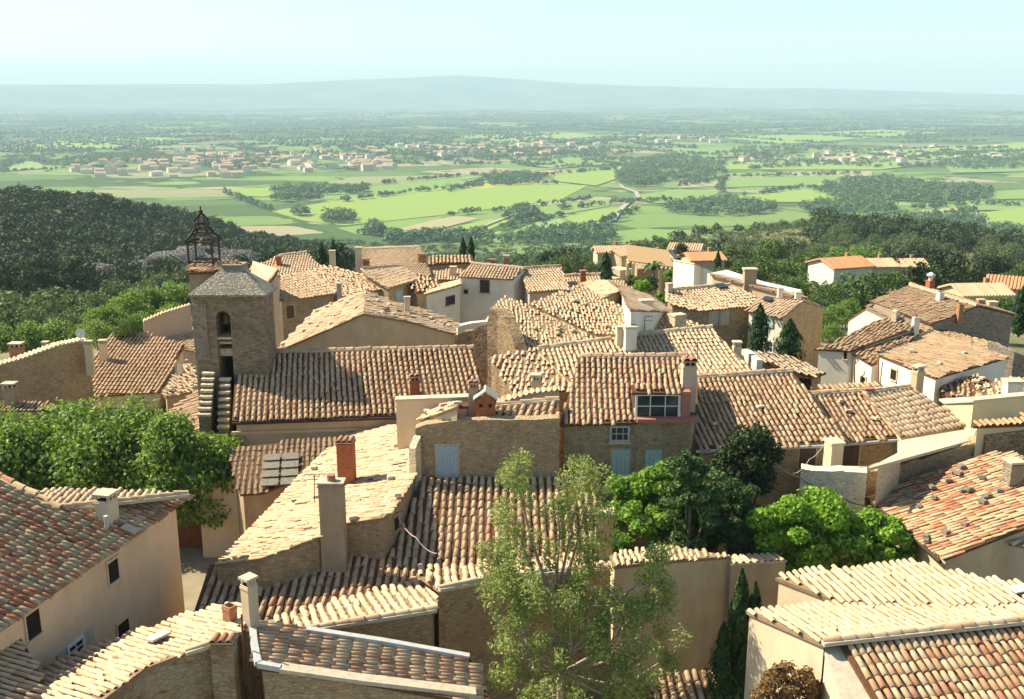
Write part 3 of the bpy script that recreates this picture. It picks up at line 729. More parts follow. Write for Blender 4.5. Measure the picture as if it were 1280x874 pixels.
# ---- foreground left: big red-patched roof with warm rendered wall
EL1 = PE((237, 621), (12, 779), 11.5, 17, 80)
L1 = House('village_house', 'large rendered house at the left edge under a roof of mixed red and cream tiles', [
    Facet(EL1, [(237, 619), (12, 779), (-150, 890), (-150, 500), (0, 597), (74, 637)], 'tile_red', sp=.175, L=.31, r=.37, hf=1.25, jit=.008, seg=6, detail=1, wob=.05, flush=(), inset=.16, caps=(3, 4)),
    Facet(PA(150, 632, 10.9, 190, 8), [(74, 637), (43, 613), (150, 615), (236, 618.5)], 'tile_pale', caps=(3,), skip=(0, 1, 2, 3))], G, 'plaster_warm')
L1.chimney((133, 614, 155, 654), 0, mat='plaster_beige', cap='slab', dratio=1)
L1.win((135, 700, 147, 727), 0, 0, 'dark', frame='plaster_warm'); L1.win((33, 764, 49, 797), 0, 0, 'dark', frame='plaster_warm')
L1.win((147, 776, 160, 793), 0, 0, 'dark', frame='plaster_warm')
L1.win((84, 800, 104, 822), 0, 0, 'pane', shut='shutter_grey', frame='white_paint')
fl = MB(); p = at_plane(134, 663, EL1); fl.tube([p, p+[0, 0, .42]], .06, 8); fl.build('vent_pipe', 'zinc', L1.roof)
fl = MB(); q = at_plane(152, 662, EL1); fl.obox(q+EL1[1]*.09-EL1[3]*.1, EL1[3]*.3, EL1[2]*.45, EL1[1]*.02); fl.build('flashing', 'mortar', L1.roof)
L2 = House('village_house', 'low corner building at the bottom left whose tiles run sideways', [
    Facet(PA(47, 836, 12.4, 82, 15), [(-20, 745), (0, 763), (13, 781), (32, 806), (47, 836), (64, 874), (70, 900), (-60, 900), (-60, 745)], 'tile_mix', sp=.165, L=.31, seg=6, detail=1)], G, 'plaster_warm')
# ---- foreground: pale roof sloping away to the left, its gable wall towards us
EF1 = PE((120, 882), (300, 790), 12.2, 12, 232)
F1 = House('village_house', 'foreground house with bleached cream tiles above a patchy brick and stone wall', [
    Facet(EF1, [(100, 893), (130, 874), (180, 836), (232, 816), (262, 806), (300, 790), (318, 760), (292, 752), (235, 768), (60, 831), (40, 845), (56, 874), (40, 893)], 'tile_cream', sp=.18, L=.34, seg=6, detail=1, jit=.012, hf=.95, wall='stone_patchy', flush=(0, 1, 2, 3, 4), caps=(3,))], G+1, 'stone_patchy')
F1.chimney((277, 752, 290, 776), 0, mat='terracotta', cap='none', dratio=1)
F1.chimney((301, 716, 318, 776), 0, mat='plaster_beige', cap='slab', dratio=.8)
F1.chimney((262, 794, 294, 828), 20.3, mat='stone_patchy', cap='tiles', holes=False, dratio=.7, sink=4, onroof=False)
sk = MB(); p = at_plane(205, 795, EF1)+EF1[1]*.1; sk.obox(p, EF1[3]*.5, EF1[2]*-.35, EF1[1]*.05); sk.build('skylight', 'zinc', F1.roof)
rp = MB(); p = at_y(306, 850, 20.6); q = at_y(302, 768, 20.6); rp.tube([p, q], .025, 6); tag(rp.build('iron_rod', 'rust', loc=tuple(p)), 'thin rusty iron rod standing against the foreground gable wall', 'rod')
# ---- foreground small roof with pale flashing, tiles running sideways
EF2 = PA(320, 832, 12.5, 92, 11)
F2 = House('lean_to', 'lean-to with sideways brown tiles edged by a pale blue zinc flashing', [
    Facet(EF2, [(314, 774), (400, 790), (480, 804), (548, 815), (588, 824), (601, 845), (611, 874), (612, 885), (560, 872), (450, 852), (352, 838), (322, 834)], 'tile_orangemix', sp=.15, L=.36, r=.42, seg=6, detail=1, jit=.008, wob=.1, flush=(7, 8, 9, 10), wall='stone_brown')], G+1, 'stone_brown', cat='outbuilding')
def strip(parent, name, mat, P, pix, w=.22, h=.12):
    b = MB(); q = [at_plane(x, y, P) for x, y in pix]
    for i in range(len(q)-1):
        d = q[i+1]-q[i]; T = np.linalg.norm(d); s_ = np.cross(P[1], d/T); b.obox(q[i]-s_*w/2, d, s_*w, P[1]*h)
    return b.build(name, mat, parent)
strip(F2.roof, 'flashing', 'zinc', EF2, [(314, 776), (317, 806), (322, 833), (350, 838)], .15, .12)
strip(F2.roof, 'gutter_flashing', 'zinc', EF2, [(382, 790), (480, 805), (586, 824)], .17, .12)
strip(F2.roof, 'mortar_edge', 'mortar', EF2, [(350, 837), (450, 851), (594, 868)], .3, .1)
# ---- valley roof: front slope (big barrels) and the bright counter slope on the stone wall
PM1 = PA(268, 708, 13.3, 0, 17)
M1 = House('village_house', 'house with long rows of weathered red barrel tiles below the blue shutter', [
    Facet(PM1, [(262, 706), (330, 700), (400, 694), (490, 690), (512, 640), (529, 597), (700, 597), (748, 600), (752, 700), (600, 712), (520, 738), (450, 752), (376, 790), (310, 800), (240, 772)], 'tile_mix', sp=.24, L=.38, r=.36, seg=6, detail=1, jit=.008, skip=(0, 1, 2, 3, 4, 5, 6), wob=.15)], G, 'stone_brown')
EF4 = PE((376, 789), (545, 762), 13.0, 10, 195)
F4 = House('village_house', 'bright cream counter slope resting on the long rubble wall behind the lean-to', [
    Facet(EF4, [(376, 789), (545, 762), (551, 738), (518, 726), (440, 748), (370, 768), (330, 776)], 'tile_cream', sp=.235, L=.40, seg=6, detail=1, caps=(0,), jit=.012, flush=(0,), wall='stone_brown', skip=(2, 3, 4, 5, 6)),
    Facet(PA(570, 731, 12.75, 185, 10), [(548, 737), (593, 729), (680, 716), (768, 709), (764, 690), (600, 705), (516, 714)], 'tile_cream', sp=.235, L=.40, seg=6, detail=1, jit=.02, flush=(0, 1, 2), wall='stone_brown', skip=(3, 4, 5, 6), caps=(0, 1, 2))], G+3, 'stone_brown')
# ---- centre-left house with the very pale sloping roof
EM2 = PE((268, 706), (429, 538), 12.9, 13, -98)
M2 = House('village_house', 'house with a wide bleached roof falling left beside a tall orange brick chimney', [
    Facet(EM2, [(268, 706), (429, 538), (497, 532), (522, 556), (524, 586), (508, 614), (495, 632), (479, 647), (434, 654), (399, 671), (326, 698)], 'tile_cream', sp=.155, L=.30, jit=.02, seg=4, detail=1, wob=.8, hf=.95, missing=.03, wall='stone_brown', inset=.05, lumps=10)], 15.2, 'stone_brown')
M2.chimney((421, 547, 444, 607), 0, mat='brick', cap='tiles', holes=False, dratio=1, rz=R(98))
M2.chimney((400, 604, 434, 700), 26.4, mat='plaster_brown', cap='pipe', dratio=.6, sink=.4, onroof=False)
M2.win((492, 645, 498, 662), 0, 6, 'dark', frame='plaster_brown')
M2b = House('garden_outbuilding', 'shaded low roof of large flat slabs squeezed behind the pale sloping roof', [
    Facet(PA(300, 618, 13.4, 10, 12), [(284, 560), (430, 546), (430, 552), (388, 590), (330, 616), (300, 618)], 'tile_shaded', sp=.2, L=.32, hf=.6, wall='plaster_brown')], G, 'plaster_brown', cat='outbuilding')
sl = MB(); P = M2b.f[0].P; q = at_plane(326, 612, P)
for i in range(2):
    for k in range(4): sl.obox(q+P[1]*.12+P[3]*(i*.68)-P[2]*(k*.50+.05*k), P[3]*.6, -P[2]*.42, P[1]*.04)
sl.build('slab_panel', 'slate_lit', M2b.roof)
wall_run('garden_wall', 'beige rendered wall beside the plane tree and the dark red gate', [(247, 606, 34.5), (290, 600, 34.5), (314, 598, 34.5), (318, 640, 34.3)], G+.2, .3, 'plaster_beige', cap=False)
# ---- W2: stone wall house with the blue shutter and clutter of chimneys
W2y = at_plane(529, 597, PM1)[1]
W2 = wall_run('ruined_wall', 'tall brown rubble wall holding one closed blue shutter', [(519, 534, W2y+.05), (545, 527.5, W2y+.05), (620, 525.5, W2y+.05), (699.5, 523, W2y+.05)], 14.5, .45, 'stone_brown', cap=False, rag=.03)
pA = at_y(575, 575, W2y+.05); opening(W2, (546, 557, 572, 597), pA, np.array([0, -1.0, 0]), 'shut', 'shutter_blue', cols=1)
EG1 = PA(620, 526, 10.3, -12, 15)
G1 = House('village_house', 'small tiled terrace roof tucked between the twin orange chimney and the dormer house', [
    Facet(EG1, [(619, 526), (699, 523), (699, 500), (620, 508)], 'tile_mix', sp=.24, L=.4, seg=6, detail=1, skip=(0, 1, 2, 3), caps=(2,))], 13, 'plaster_beige')
chimney(G1.e, (594, 489, 620, 530), at_y(607, 530, W2y+.5), 0, mat='brick', cap='tent', dratio=.9, wfac=.95)
chimney(G1.e, (586, 473, 598, 528), at_y(592, 528, W2y+.9), 0, mat='plaster_brown', cap='tiles', dratio=1, wfac=1)
wall_run('parapet', 'cream rendered parapet curving up behind the small terrace roof', [(621, 506, 33.2), (664, 493, 33.6), (699, 489, 33.8)], 13, .25, 'plaster_beige', 'tile_mix')
chimney(G1.e, (664, 468, 676, 500), at_y(670, 500, 34.2), 0, mat='plaster_tan', cap='slab', dratio=1, wfac=.95)
T1 = wall_run('terrace_wall', 'plain beige rendered terrace box in front of the church nave', [(495, 501, 33.3), (540, 499, 33.2), (585, 497.5, 33.1)], 15, .3, 'plaster_beige', cap=False)
cp_ = MB(); a = at_y(495, 501, 33.3); c_ = at_y(585, 497.5, 33.1); cp_.obox(a+[-.05, -.06, 0], c_-a+[.1, 0, 0], np.array([0, .42, 0]), np.array([0, 0, .06])); cp_.build('coping', 'mortar', T1)
House('ruined_lean_to', 'bleached fragment of a fallen curved roof behind the shutter wall', [
    Facet(PT((527, 524, W2y+.9), (571, 505, W2y+.9), (555, 508, W2y+2.0)), [(525, 525), (545, 518), (572, 508), (574, 503), (560, 503), (536, 511)], 'tile_cream', sp=.16, L=.3, jit=.05, hf=.6, missing=.2, lumps=5, inset=.03),
    Facet(PA(580, 506, 9.95, 60, 8), [(572, 508), (587, 508), (588, 502), (573, 503)], 'tile_brown', tiles=False, inset=.02)], 13, 'plaster_beige', cat='outbuilding')
sl2 = wall_run('low_wall', 'broken bright stone edge between the pale roof and the shutter wall', [(519, 560, W2y-.4), (526, 545, W2y-.1)], 14.5, .25, 'stone_pale', cap=False, rag=.05)
# ---- dormer house
D0 = at_y(700, 531, 31.4)
PD = PA(700, 531, -D0[2], -3, 17)
D = House('dormer_house', 'stone house with a red-sided dormer window and pale green shutters', [
    Facet(PD, [(700, 531), (724, 446), (857, 445), (851, 489), (790, 490), (797, 528)], 'tile_mix', sp=.195, L=.32, seg=6, detail=1, caps=(1,), skip=(2, 3, 4), wob=.1),
    Facet(PD, [(797, 529), (790, 490), (851, 489), (857, 445), (863, 445), (872, 470), (872, 517), (868, 526)], 'tile_mix', tiles=False, skip=(0, 1, 2, 3), thick=.01, bed='bed_clay_shaded')], G+2, 'stone_brown')
# front wall below the dormer
a, n = D.wplane(0, 5)
for r_, k_ in (((762, 532, 787, 552), 'pane'),): opening(D.e, r_, a, n, 'pane', None, 2, 3, 'shutter_grey')
opening(D.e, (765, 563, 786, 602), a, n, 'shut', 'shutter_green'); opening(D.e, (806, 562, 827, 588), a, n, 'shut', 'shutter_green')
# dormer: window band, cheeks, ledge
dY = at_plane(822, 524, PD)[1]+.05; dn = np.array([0, -1.0, 0])
dw = opening(D.roof, (794, 492, 850, 523), at_y(822, 508, dY), dn, 'pane', None, 2, 3, 'white_paint', 'dormer_window')
ck = MB(); A = at_y(851, 524, dY-.1); T_ = at_y(851, 490, dY-.1); ck.obox(A, np.array([.3, 0, 0]), np.array([0, .9, 0]), np.array([0, 0, T_[2]-A[2]])); ck.build('dormer_cheek', 'red_render', D.roof)
A = at_y(797, 528, dY-.35); B = at_y(873, 519, dY-.25); lg = MB(); lg.obox(A+[0, 0, -.02], np.array([B[0]-A[0], 0, 0]), np.array([0, .45, 0]), np.array([0, 0, .12])); lg.build('ledge', 'red_render', D.roof)
A = at_y(790, 491, dY-.12); B = at_y(851, 491, dY-.12); r2 = MB()
P2 = PA(*proj(A), -A[2], 0, 20); ff = Facet(P2, [proj(A), proj(B), (852, 480), (789, 481)], 'tile_mix', sp=.195, L=.32, seg=6, detail=1); facet_geo(r2, ff, (0, 1, 2)); r2.build('dormer_roof', ['tile_mix', 'bed_clay_shaded', 'mortar'], D.roof)
chimney(D.roof, (848, 446, 868, 522), at_y(860, 522, dY+.3), 0, mat='plaster_pink', cap='tiles', dratio=1.1, wfac=.85, sink=.6)
# ---- the row to the right of the dormer
PE1 = PA(870, 562, 11.5, 6, 17)
E1 = House('village_house', 'terrace house with a steep sunlit tile roof right of the dormer', [
    Facet(PE1, [(870, 562), (870, 473), (990, 464), (1012, 492), (1060, 553)], 'tile_mix', sp=.195, L=.32, seg=4, detail=1, caps=(1,), wob=.3, lumps=2)], G+1, 'stone_brown')
PE2 = PA(1040, 553, 11.75, 5, 17)
E2 = House('village_house', 'middle terrace house with two brown shuttered doors below its tiled eave', [
    Facet(PE2, [(1032, 553), (1010, 493), (1080, 489), (1126, 544), (1122, 547)], 'tile_mix', sp=.195, L=.32, seg=4, detail=1, caps=(1,), wob=.3, lumps=3)], G+1, 'stone_brown')
E2.win((1051, 554, 1073, 583), 0, 4, 'shut', 'shutter_brown'); E1.win((999, 557, 1019, 585), 0, 4, 'shut', 'shutter_brown')
E3P = PE((1126, 545), (1210, 529), 11.5, 16, 30)
E3 = House('village_house', 'end terrace house with a buff chimney and light tiles', [
    Facet(E3P, [(1126, 545), (1080, 491), (1138, 484), (1210, 529)], 'tile_pale', sp=.2, L=.32, seg=4, detail=1, caps=(1,), wob=.3)], G+1, 'plaster_yellow')
E3.chimney((1142, 457, 1156, 489), 0, mat='plaster_tan', cap='slab'); E2.chimney((1080, 485, 1092, 499), 0, mat='brick', cap='slab', holes=False)
for hs, x0_, y0_, x1_, y1_ in ((E1, 870, 562, 1033, 555), (E2, 1033, 555, 1122, 548)):
    gt = MB(); f_ = hs.f[0]; gt.tube([at_plane(x0_, y0_, f_.P)+[0, -.05, -.06], at_plane(x1_, y1_, f_.P)+[0, -.05, -.06]], .06, 8); gt.build('gutter', 'zinc', hs.e)
# stone terrace in front of the row
TW = wall_run('terrace_wall', 'bright rubble terrace wall with a squared pier in front of the shuttered doors', [(1001, 588, 30.2), (1084, 591, 29.6)], G+1, .5, 'stone_sunlit_pale', 'tile_cream', cap=False, rag=.03)
tp = MB(); A = at_y(1001, 588, 30.2); B = at_y(1084, 591, 29.6); C_ = at_y(1090, 583, 31.6); D_ = at_y(1020, 582, 32.0)
tp.add([A, B, C_, D_], [(0, 1, 2, 3)]); tp.build('paving', 'mortar', TW)
pr = MB(); p = at_y(1040, 587, 31.0); pr.box(p-[0, 0, .3], .42, .5, 1.25, .2); pr.box(p+[0, 0, .95], .52, .6, .07, .2); tag(pr.build('stone_pier', 'plaster_beige', loc=tuple(p)), 'squared beige pier standing on the terrace between the brown doors', 'pier')
W3 = wall_run('boundary_wall', 'long dark stone wall climbing right above the patched roof', [(1084, 590, 30.3), (1130, 580, 30.8), (1180, 566, 31.2), (1233, 547, 31.7)], G+1, .45, 'stone_brown', 'tile_cream', rag=.03, cap=False)
wall_run('boundary_wall', 'dark shaded wall with pale top at the right edge below the yellow parapet', [(1233, 545, 31.5), (1300, 536, 31.8)], G+1, .6, 'stone_shaded', cap=False)
PS = PA(1130, 556, 11.2, 180, 3)
SB = House('roof_terrace', 'narrow bright roof terrace strip between the terrace row and the patched roof', [
    Facet(PS, [(1084, 586), (1233, 545), (1300, 534), (1300, 526), (1222, 534), (1122, 551), (1122, 566)], 'tile_cream', tiles=False, bed='mortar', skip=(0,)) ], G, 'stone_pale', cat='terrace')
SB2 = House('roof_terrace', 'reddish tiled strip roof below the yellow parapet box', [
    Facet(PA(1250, 533, 10.6, 10, 12), [(1217, 533), (1217, 530), (1300, 515), (1300, 530)], 'tile_orange', sp=.22, L=.36, skip=())], G, 'plaster_yellow', cat='terrace')
YB = wall_run('rendered_parapet', 'smooth yellow rendered parapet box at the right edge', [(1180, 505, 35.5), (1217, 503, 34), (1300, 495, 34.6)], G, .3, 'plaster_yellow', cap=False)
cpb = MB(); a = at_y(1217, 502.5, 33.95); c2 = at_y(1180, 504.5, 35.5); c3 = at_y(1300, 494.5, 34.6)
cpb.obox(a+[-.04, -.05, 0], c3-a, np.array([0, .42, 0]), np.array([0, 0, .07])); cpb.obox(c2+[-.04, -.05, 0.003], a-c2, np.array([0, .42, 0]), np.array([0, 0, .066])); cpb.build('coping', 'mortar', YB)
tag(chimney(None, (1257, 476, 1279, 500), at_y(1268, 500, 36), 0, mat='plaster_white', cap='slab', holes=False, wfac=.9), 'white square chimney standing behind the yellow parapet', 'chimney')
# ---- right big patched roof
PR1 = PE((1082, 620), (1180, 699), 12.5, 15, -83)
R1 = House('village_house', 'big low roof of red and straw tiles weighted with loose stones', [
    Facet(PR1, [(1082, 619), (1235, 566), (1262, 566), (1330, 600), (1330, 640), (1280, 660), (1181, 698)], 'tile_red', sp=.155, L=.34, seg=6, detail=1, jit=.012, wob=.6, hf=.8, lumps=26, caps=(), inset=.1, wall='plaster_tan')], G+1, 'plaster_tan')
R1.chimney((1246, 574, 1266, 608), 0, mat='stone_grey', cap='slab', dratio=1, holes=False)
gp = MB(); gp.tube([at_plane(1078, 619, PR1)+[0, 0, .0], at_plane(1130, 655, PR1)+[-.12, 0, -.06], at_plane(1181, 700, PR1)+[-.12, 0, -.06]], .055, 8); gp.build('gutter', 'iron', R1.e)
R2w = House('village_house', 'small cream rendered block with tiled cap at the lower right edge', [
    Facet(PA(1247, 676, 12.3, -60, 8), [(1239, 671), (1247, 676), (1330, 692), (1330, 664), (1262, 668)], 'tile_cream', sp=.22, L=.34, seg=6, detail=1, inset=.08)], G, 'plaster_beige')
# ---- bottom right: bleached roofs
PRB = PE((1027, 804), (1280, 777), 11.5, 12, 195)
PRB2 = PE((1050, 807), (1300, 781), 11.62, 17, 15)
RB = House('village_house', 'bottom right house with a bleached cream back slope and sharp barrel tiles in front', [
    Facet(PRB, [(1027, 804), (1320, 772), (1320, 755), (1180, 756), (1052, 752), (932, 763)], 'tile_cream', sp=.185, L=.32, seg=6, detail=1, caps=(0,), jit=.010, hf=.95, wob=.3, wall='plaster_beige', skip=(0,), inset=.06),
    Facet(PRB2, [(1052, 808), (1092, 876), (1110, 905), (1340, 905), (1330, 778)], 'tile_orangemix', sp=.185, L=.31, r=.42, seg=6, detail=1, jit=.006, wob=.05, skip=(4,), wall='plaster_beige', inset=.05),
    Facet(PE((1050, 808.5), (1300, 782.5), 11.68, 17, 15), [(1029, 808), (1053, 809), (1112, 908), (1062, 908)], 'tile_cream', tiles=False, bed='mortar', wall='plaster_beige', inset=.01)], G, 'stone_pale')
PRC = PE((969, 722), (1052, 752), 10.9, 12, -165)
q_ = at_plane(969, 722, PRB)[1]; PRC = PT((1052, 754, at_plane(1052, 754, PRB)[1]-.08), (1300, 758, at_plane(1300, 758, PRB)[1]-.08), (969, 722, q_-.9))
dq = PRB[2]-PRC[1]*np.dot(PRB[2], PRC[1]); dq /= np.linalg.norm(dq); PRC = (PRC[0], PRC[1], dq, np.cross(dq, PRC[1]))
RC = House('village_house', 'bright low-pitched roof behind the bottom right house with scalloped far eave', [
    Facet(PRC, [(969, 722), (1052, 754), (1180, 759), (1310, 757), (1310, 735), (1225, 722), (1136, 702), (1060, 710)], 'tile_cream', sp=.185, L=.32, seg=6, detail=1, jit=.010, hf=.95, wob=.3, inset=.05, skip=(1, 2))], G, 'plaster_beige')
zz = MB(); q = at_plane(1258, 740, PRC); zz.obox(q+PRC[1]*.12, PRC[3]*.9, PRC[2]*-.35, PRC[1]*.03); zz.build('skylight', 'zinc', RC.roof)
# ---- middle right block with smooth wall
PMW = PA(767, 708, 12.15, 178, 9)
MW = House('village_house', 'plain smooth rendered block with a narrow bleached tile top behind the wispy tree', [
    Facet(PMW, [(767, 708), (845, 700), (914, 695), (836, 682), (762, 694)], 'tile_cream', sp=.17, L=.32, seg=6, detail=1, jit=.02, flush=(0, 1), inset=.03)], 16.0, 'plaster_tan')
wall_run('garden_wall', 'shaded brown courtyard wall with light coping behind the bottom cypress', [(914, 706, 25.2), (950, 704, 25.6), (982, 702, 26)], G, .3, 'plaster_brown', 'tile_cream')
House('lean_to', 'dark red tiled lean-to roof at the foot of the smooth wall', [
    Facet(PA(850, 874, 14.6, 0, 14), [(826, 842), (892, 838), (950, 850), (950, 900), (815, 900)], 'tile_brown', sp=.22, L=.36, seg=6, detail=1)], G, 'plaster_brown', cat='outbuilding')
tag(chimney(None, (743, 640, 767, 694), at_y(755, 694, 26.4), 0, mat='stone_brown', cap='slab', holes=False, sink=4), 'square stone pillar with flat cap between the wispy tree and the fig', 'pillar')
# ================================================================== CHURCH
PN = PA(290, 526, 12.0, 10.6, 17.7)
CH = House('church', 'church nave under long even rows of barrel tiles crossed by the tower shadow', [
    Facet(PN, [(290, 526), (296, 441), (591, 435), (612, 515), (500, 519)], 'tile_mix', sp=.22, L=.34, seg=6, detail=1, caps=(1,), wob=.1, jit=.008, inset=.14)], G, 'plaster_tan', cat='church')
gt = MB(); gt.tube([at_plane(290, 527, PN)+[0, -.02, -.08], at_plane(498, 520, PN)+[0, -.02, -.08]], .06, 8); gt.build('gutter', 'iron', CH.e)
cn = MB(); a, n_ = CH.wplane(0, 4); q0 = at_plane(290, 543, (a, n_)); q1 = at_plane(500, 536, (a, n_)); cn.obox(q0+n_*.0, q1-q0, n_*.1, np.array([0, 0, .12])); cn.build('string_course', 'plaster_tan', CH.e)
CH.chimney((512, 466, 526, 497), 0, mat='brick', cap='tiles')
# tower
tY = at_plane(315, 470, PN)[1]
tp0 = at_y(296, 470, tY); TZ = lambda x, y: at_y(x, y, tY)
tl = TZ(240.5, 368); tr_ = TZ(329.5, 364); top_z = tl[2]
x0, x1 = tl[0], tr_[0]; dpt = 1.5
TW_ = empty('church_tower', ((x0+x1)/2, tY+dpt/2, -G), 'square stone church tower with bell opening and low slab pyramid roof', 'church tower')
b = MB(); zb = -G; x0b = x0+.05
# front with arched opening cut out of the wall: jambs, arch, lower slot
def wx(px, py): return TZ(px, py)
ax0, ax1 = wx(270, 405)[0], wx(288, 405)[0]; az0, azs = wx(279, 422)[2], wx(279, 398)[2]; ar = (ax1-ax0)/2; acx = (ax0+ax1)/2
zl = wx(279, 524)[2]; th = .45
b.obox((x0, tY, zb), np.array([ax0-x0, 0, 0]), np.array([0, dpt, 0]), np.array([0, 0, top_z-zb]))
b.obox((ax1, tY, zb), np.array([x1-ax1, 0, 0]), np.array([0, dpt, 0]), np.array([0, 0, top_z-zb]))
# head above the arch
V = []; k = 12
for i in range(k+1):
    t = math.pi*i/k; V += [(acx-ar*math.cos(t), tY, azs+ar*math.sin(t)), (acx-ar*math.cos(t), tY, top_z), (acx-ar*math.cos(t), tY+th, azs+ar*math.sin(t))]
b.add(V, [(3*i, 3*i+3, 3*i+4, 3*i+1) for i in range(k)]); b.add(V, [(3*i, 3*i+2, 3*i+5, 3*i+3) for i in range(k)])
b.obox((ax0, tY+1.0, zb), np.array([ax1-ax0, 0, 0]), np.array([0, dpt-1.0, 0]), np.array([0, 0, top_z-zb-.01]), 1)
b.obox((ax0, tY+.02, az0-.09), np.array([ax1-ax0, 0, 0]), np.array([0, .98, 0]), np.array([0, 0, .09]), 2)
b.obox((ax0, tY+.25, wx(279, 447)[2]), np.array([ax1-ax0, 0, 0]), np.array([0, .75, 0]), np.array([0, 0, .3]), 2)
b.obox((ax0, tY+.25, wx(279, 432)[2]), np.array([ax1-ax0, 0, 0]), np.array([0, .75, 0]), np.array([0, 0, .12]), 2)
b.build('masonry', ['stone_tower', 'inside_shade', 'stone_pale'], TW_)
# left raised panel and quoins
b = MB(); pl = wx(243, 380); pr_ = wx(264, 450); b.obox((x0-.03, tY-.07, pr_[2]), np.array([pr_[0]-x0, 0, 0]), np.array([0, .07, 0]), np.array([0, 0, pl[2]-pr_[2]])); b.build('buttress_panel', 'stone_grey', TW_)
# pyramid roof
b = MB(); o_ = .16; e0 = np.array([x0-o_, tY-o_, top_z]); e1 = np.array([x1+o_, tY-o_, top_z]); e2 = np.array([x1+o_, tY+dpt+o_, top_z]); e3 = np.array([x0-o_, tY+dpt+o_, top_z])
az_ = top_z+1.0; a0 = at_y(281, 338, tY+dpt*.55); a1 = at_y(298, 338, tY+dpt*.55); a0[2] = a1[2] = top_z+1.0; a0[0] = (x0+x1)/2-.3; a1[0] = (x0+x1)/2+.3
b.add([e0, e1, e2, e3, a0, a1], [(0, 1, 5, 4), (2, 3, 4, 5)]); b.add([e0, e1, e2, e3, a0, a1], [(1, 2, 5), (3, 0, 4)])
b.obox(e0-[0, 0, .08], e1-e0, e3-e0, np.array([0, 0, .08])); b.obox(a0+[-.1, -.12, -.03], np.array([.8, 0, 0]), np.array([0, .24, 0]), np.array([0, 0, .1])); b.build('roof', 'roof_stone', TW_)
bl = MB(); c = np.array([acx, tY+.55, azs+.1]); bl.tube([c, c-[0, 0, .08], c-[0, 0, .3], c-[0, 0, .42]], [.06, .14, .17, .24], 12); bl.tube([c+[-ar, 0, .04], c+[ar, 0, .04]], .04, 6); bl.build('bell', 'bronze', TW_)
# stepped buttresses under the tower
for (ax_, ay_, bx_, by_, w_) in ((262, 467, 254, 526, .42), (283, 474, 278, 542, .36)):
    b = MB(); n = 8; A = at_y(ax_, ay_, tY-.2); B = at_y(bx_+2, by_, tY-1.9)
    for i in range(n):
        p = A+(B-A)*i/n; b.obox((p[0]-w_/2, p[1]-(A[1]-B[1])/n, -G), np.array([w_, 0, 0]), np.array([0, (A[1]-B[1])/n+.0, 0]), np.array([0, 0, p[2]+G]))
        b.obox((p[0]-w_/2-.04, p[1]-(A[1]-B[1])/n-.04, p[2]), np.array([w_+.08, 0, 0]), np.array([0, (A[1]-B[1])/n+.02, 0]), np.array([0, 0, .09]), 1)
    b.build('buttress', ['stone_tower', 'stone_pale'], TW_)
# rear turret with tile platform
tY2 = tY+dpt+.05; q = at_y(236, 345, tY2); q2 = at_y(299, 345, tY2); zt2 = at_y(236, 336, tY2)[2]
b = MB(); b.obox((q[0], tY2, -G), np.array([q2[0]-q[0]-.1, 0, 0]), np.array([0, 1.8, 0]), np.array([0, 0, zt2+G])); b.build('rear_turret', 'plaster_brown', TW_)
b = MB(); ff = Facet(PT((234, 340, tY2-.1), (302, 338, tY2-.1), (268, 326, tY2+1.6)), [(234, 341), (302, 339), (298, 326), (238, 327)], 'tile_orange', sp=.22, L=.4, r=.42, seg=6, detail=1); facet_geo(b, ff, (0, 1, 2)); b.build('turret_roof', ['tile_red', 'bed_clay_shaded', 'mortar'], TW_)
# wrought iron belfry
bx = (at_y(236, 325, tY2+.9)[0]+at_y(273, 325, tY2+.9)[0])/2; hw = (at_y(273, 325, tY2+.9)[0]-at_y(236, 325, tY2+.9)[0])/2*.8; yb = tY2+1.0
zz = lambda py: at_y(254, py, yb)[2]; z0, z1, z2, z3, z4 = zz(328), zz(301), zz(287), zz(283), zz(266)
IB = empty('iron_belfry', (bx, yb, z0), 'wrought iron openwork belfry cage on top of the church tower', 'belfry'); b = MB()
C4 = [(bx+sx*hw, yb+sy*hw) for sx, sy in ((-1, -1), (1, -1), (1, 1), (-1, 1))]
for i, (x, y) in enumerate(C4):
    b.tube([(x, y, z0), (x, y, z1)], .045, 6); nx, ny = C4[(i+1) % 4]
    for zq in (z0+.08, z1): b.tube([(x, y, zq), (nx, ny, zq)], .035, 6)
    k = lambda f: (bx+(x-bx)*f, yb+(y-yb)*f)
    b.tube([(*k(1.14), z1-.1), (*k(1.12), z1+.06), (*k(1.0), z1+.14), (*k(.72), z1+.3), (*k(.5), z1+.52), (*k(.36), z2+.05)], .045, 6)
    b.tube([(*k(1.0), z1+.02), (*k(.6), z1+.12), (*k(.3), z1+.05)], .03, 5)
    b.tube([(*k(.36), z2+.05), (*k(.42), z3+.1), (*k(.4), (z3+z4)/2), (*k(.22), z4-.12), (bx, yb, z4)], .04, 6)
    b.tube([(*k(1.0), z1), (nx, ny, z1)], .03, 5)
for zq, f in ((z1+.3, .72), (z2+.05, .38), (z3+.12, .42)):
    for i in range(4):
        a = C4[i]; c2 = C4[(i+1) % 4]; b.tube([(bx+(a[0]-bx)*f, yb+(a[1]-yb)*f, zq), (bx+(c2[0]-bx)*f, yb+(c2[1]-yb)*f, zq)], .032, 5)
b.tube([(bx, yb, z4), (bx, yb, z4+.28)], .03, 5); b.tube([(bx, yb, z4-.02), (bx, yb, z4+.1)], .09, 8); b.build('cage', 'iron', IB)
bl = MB(); c = np.array([bx, yb, z1+.12]); bl.tube([c, c-[0, 0, .07], c-[0, 0, .22], c-[0, 0, .3]], [.05, .13, .16, .22], 12); bl.build('bell', 'bronze', IB)
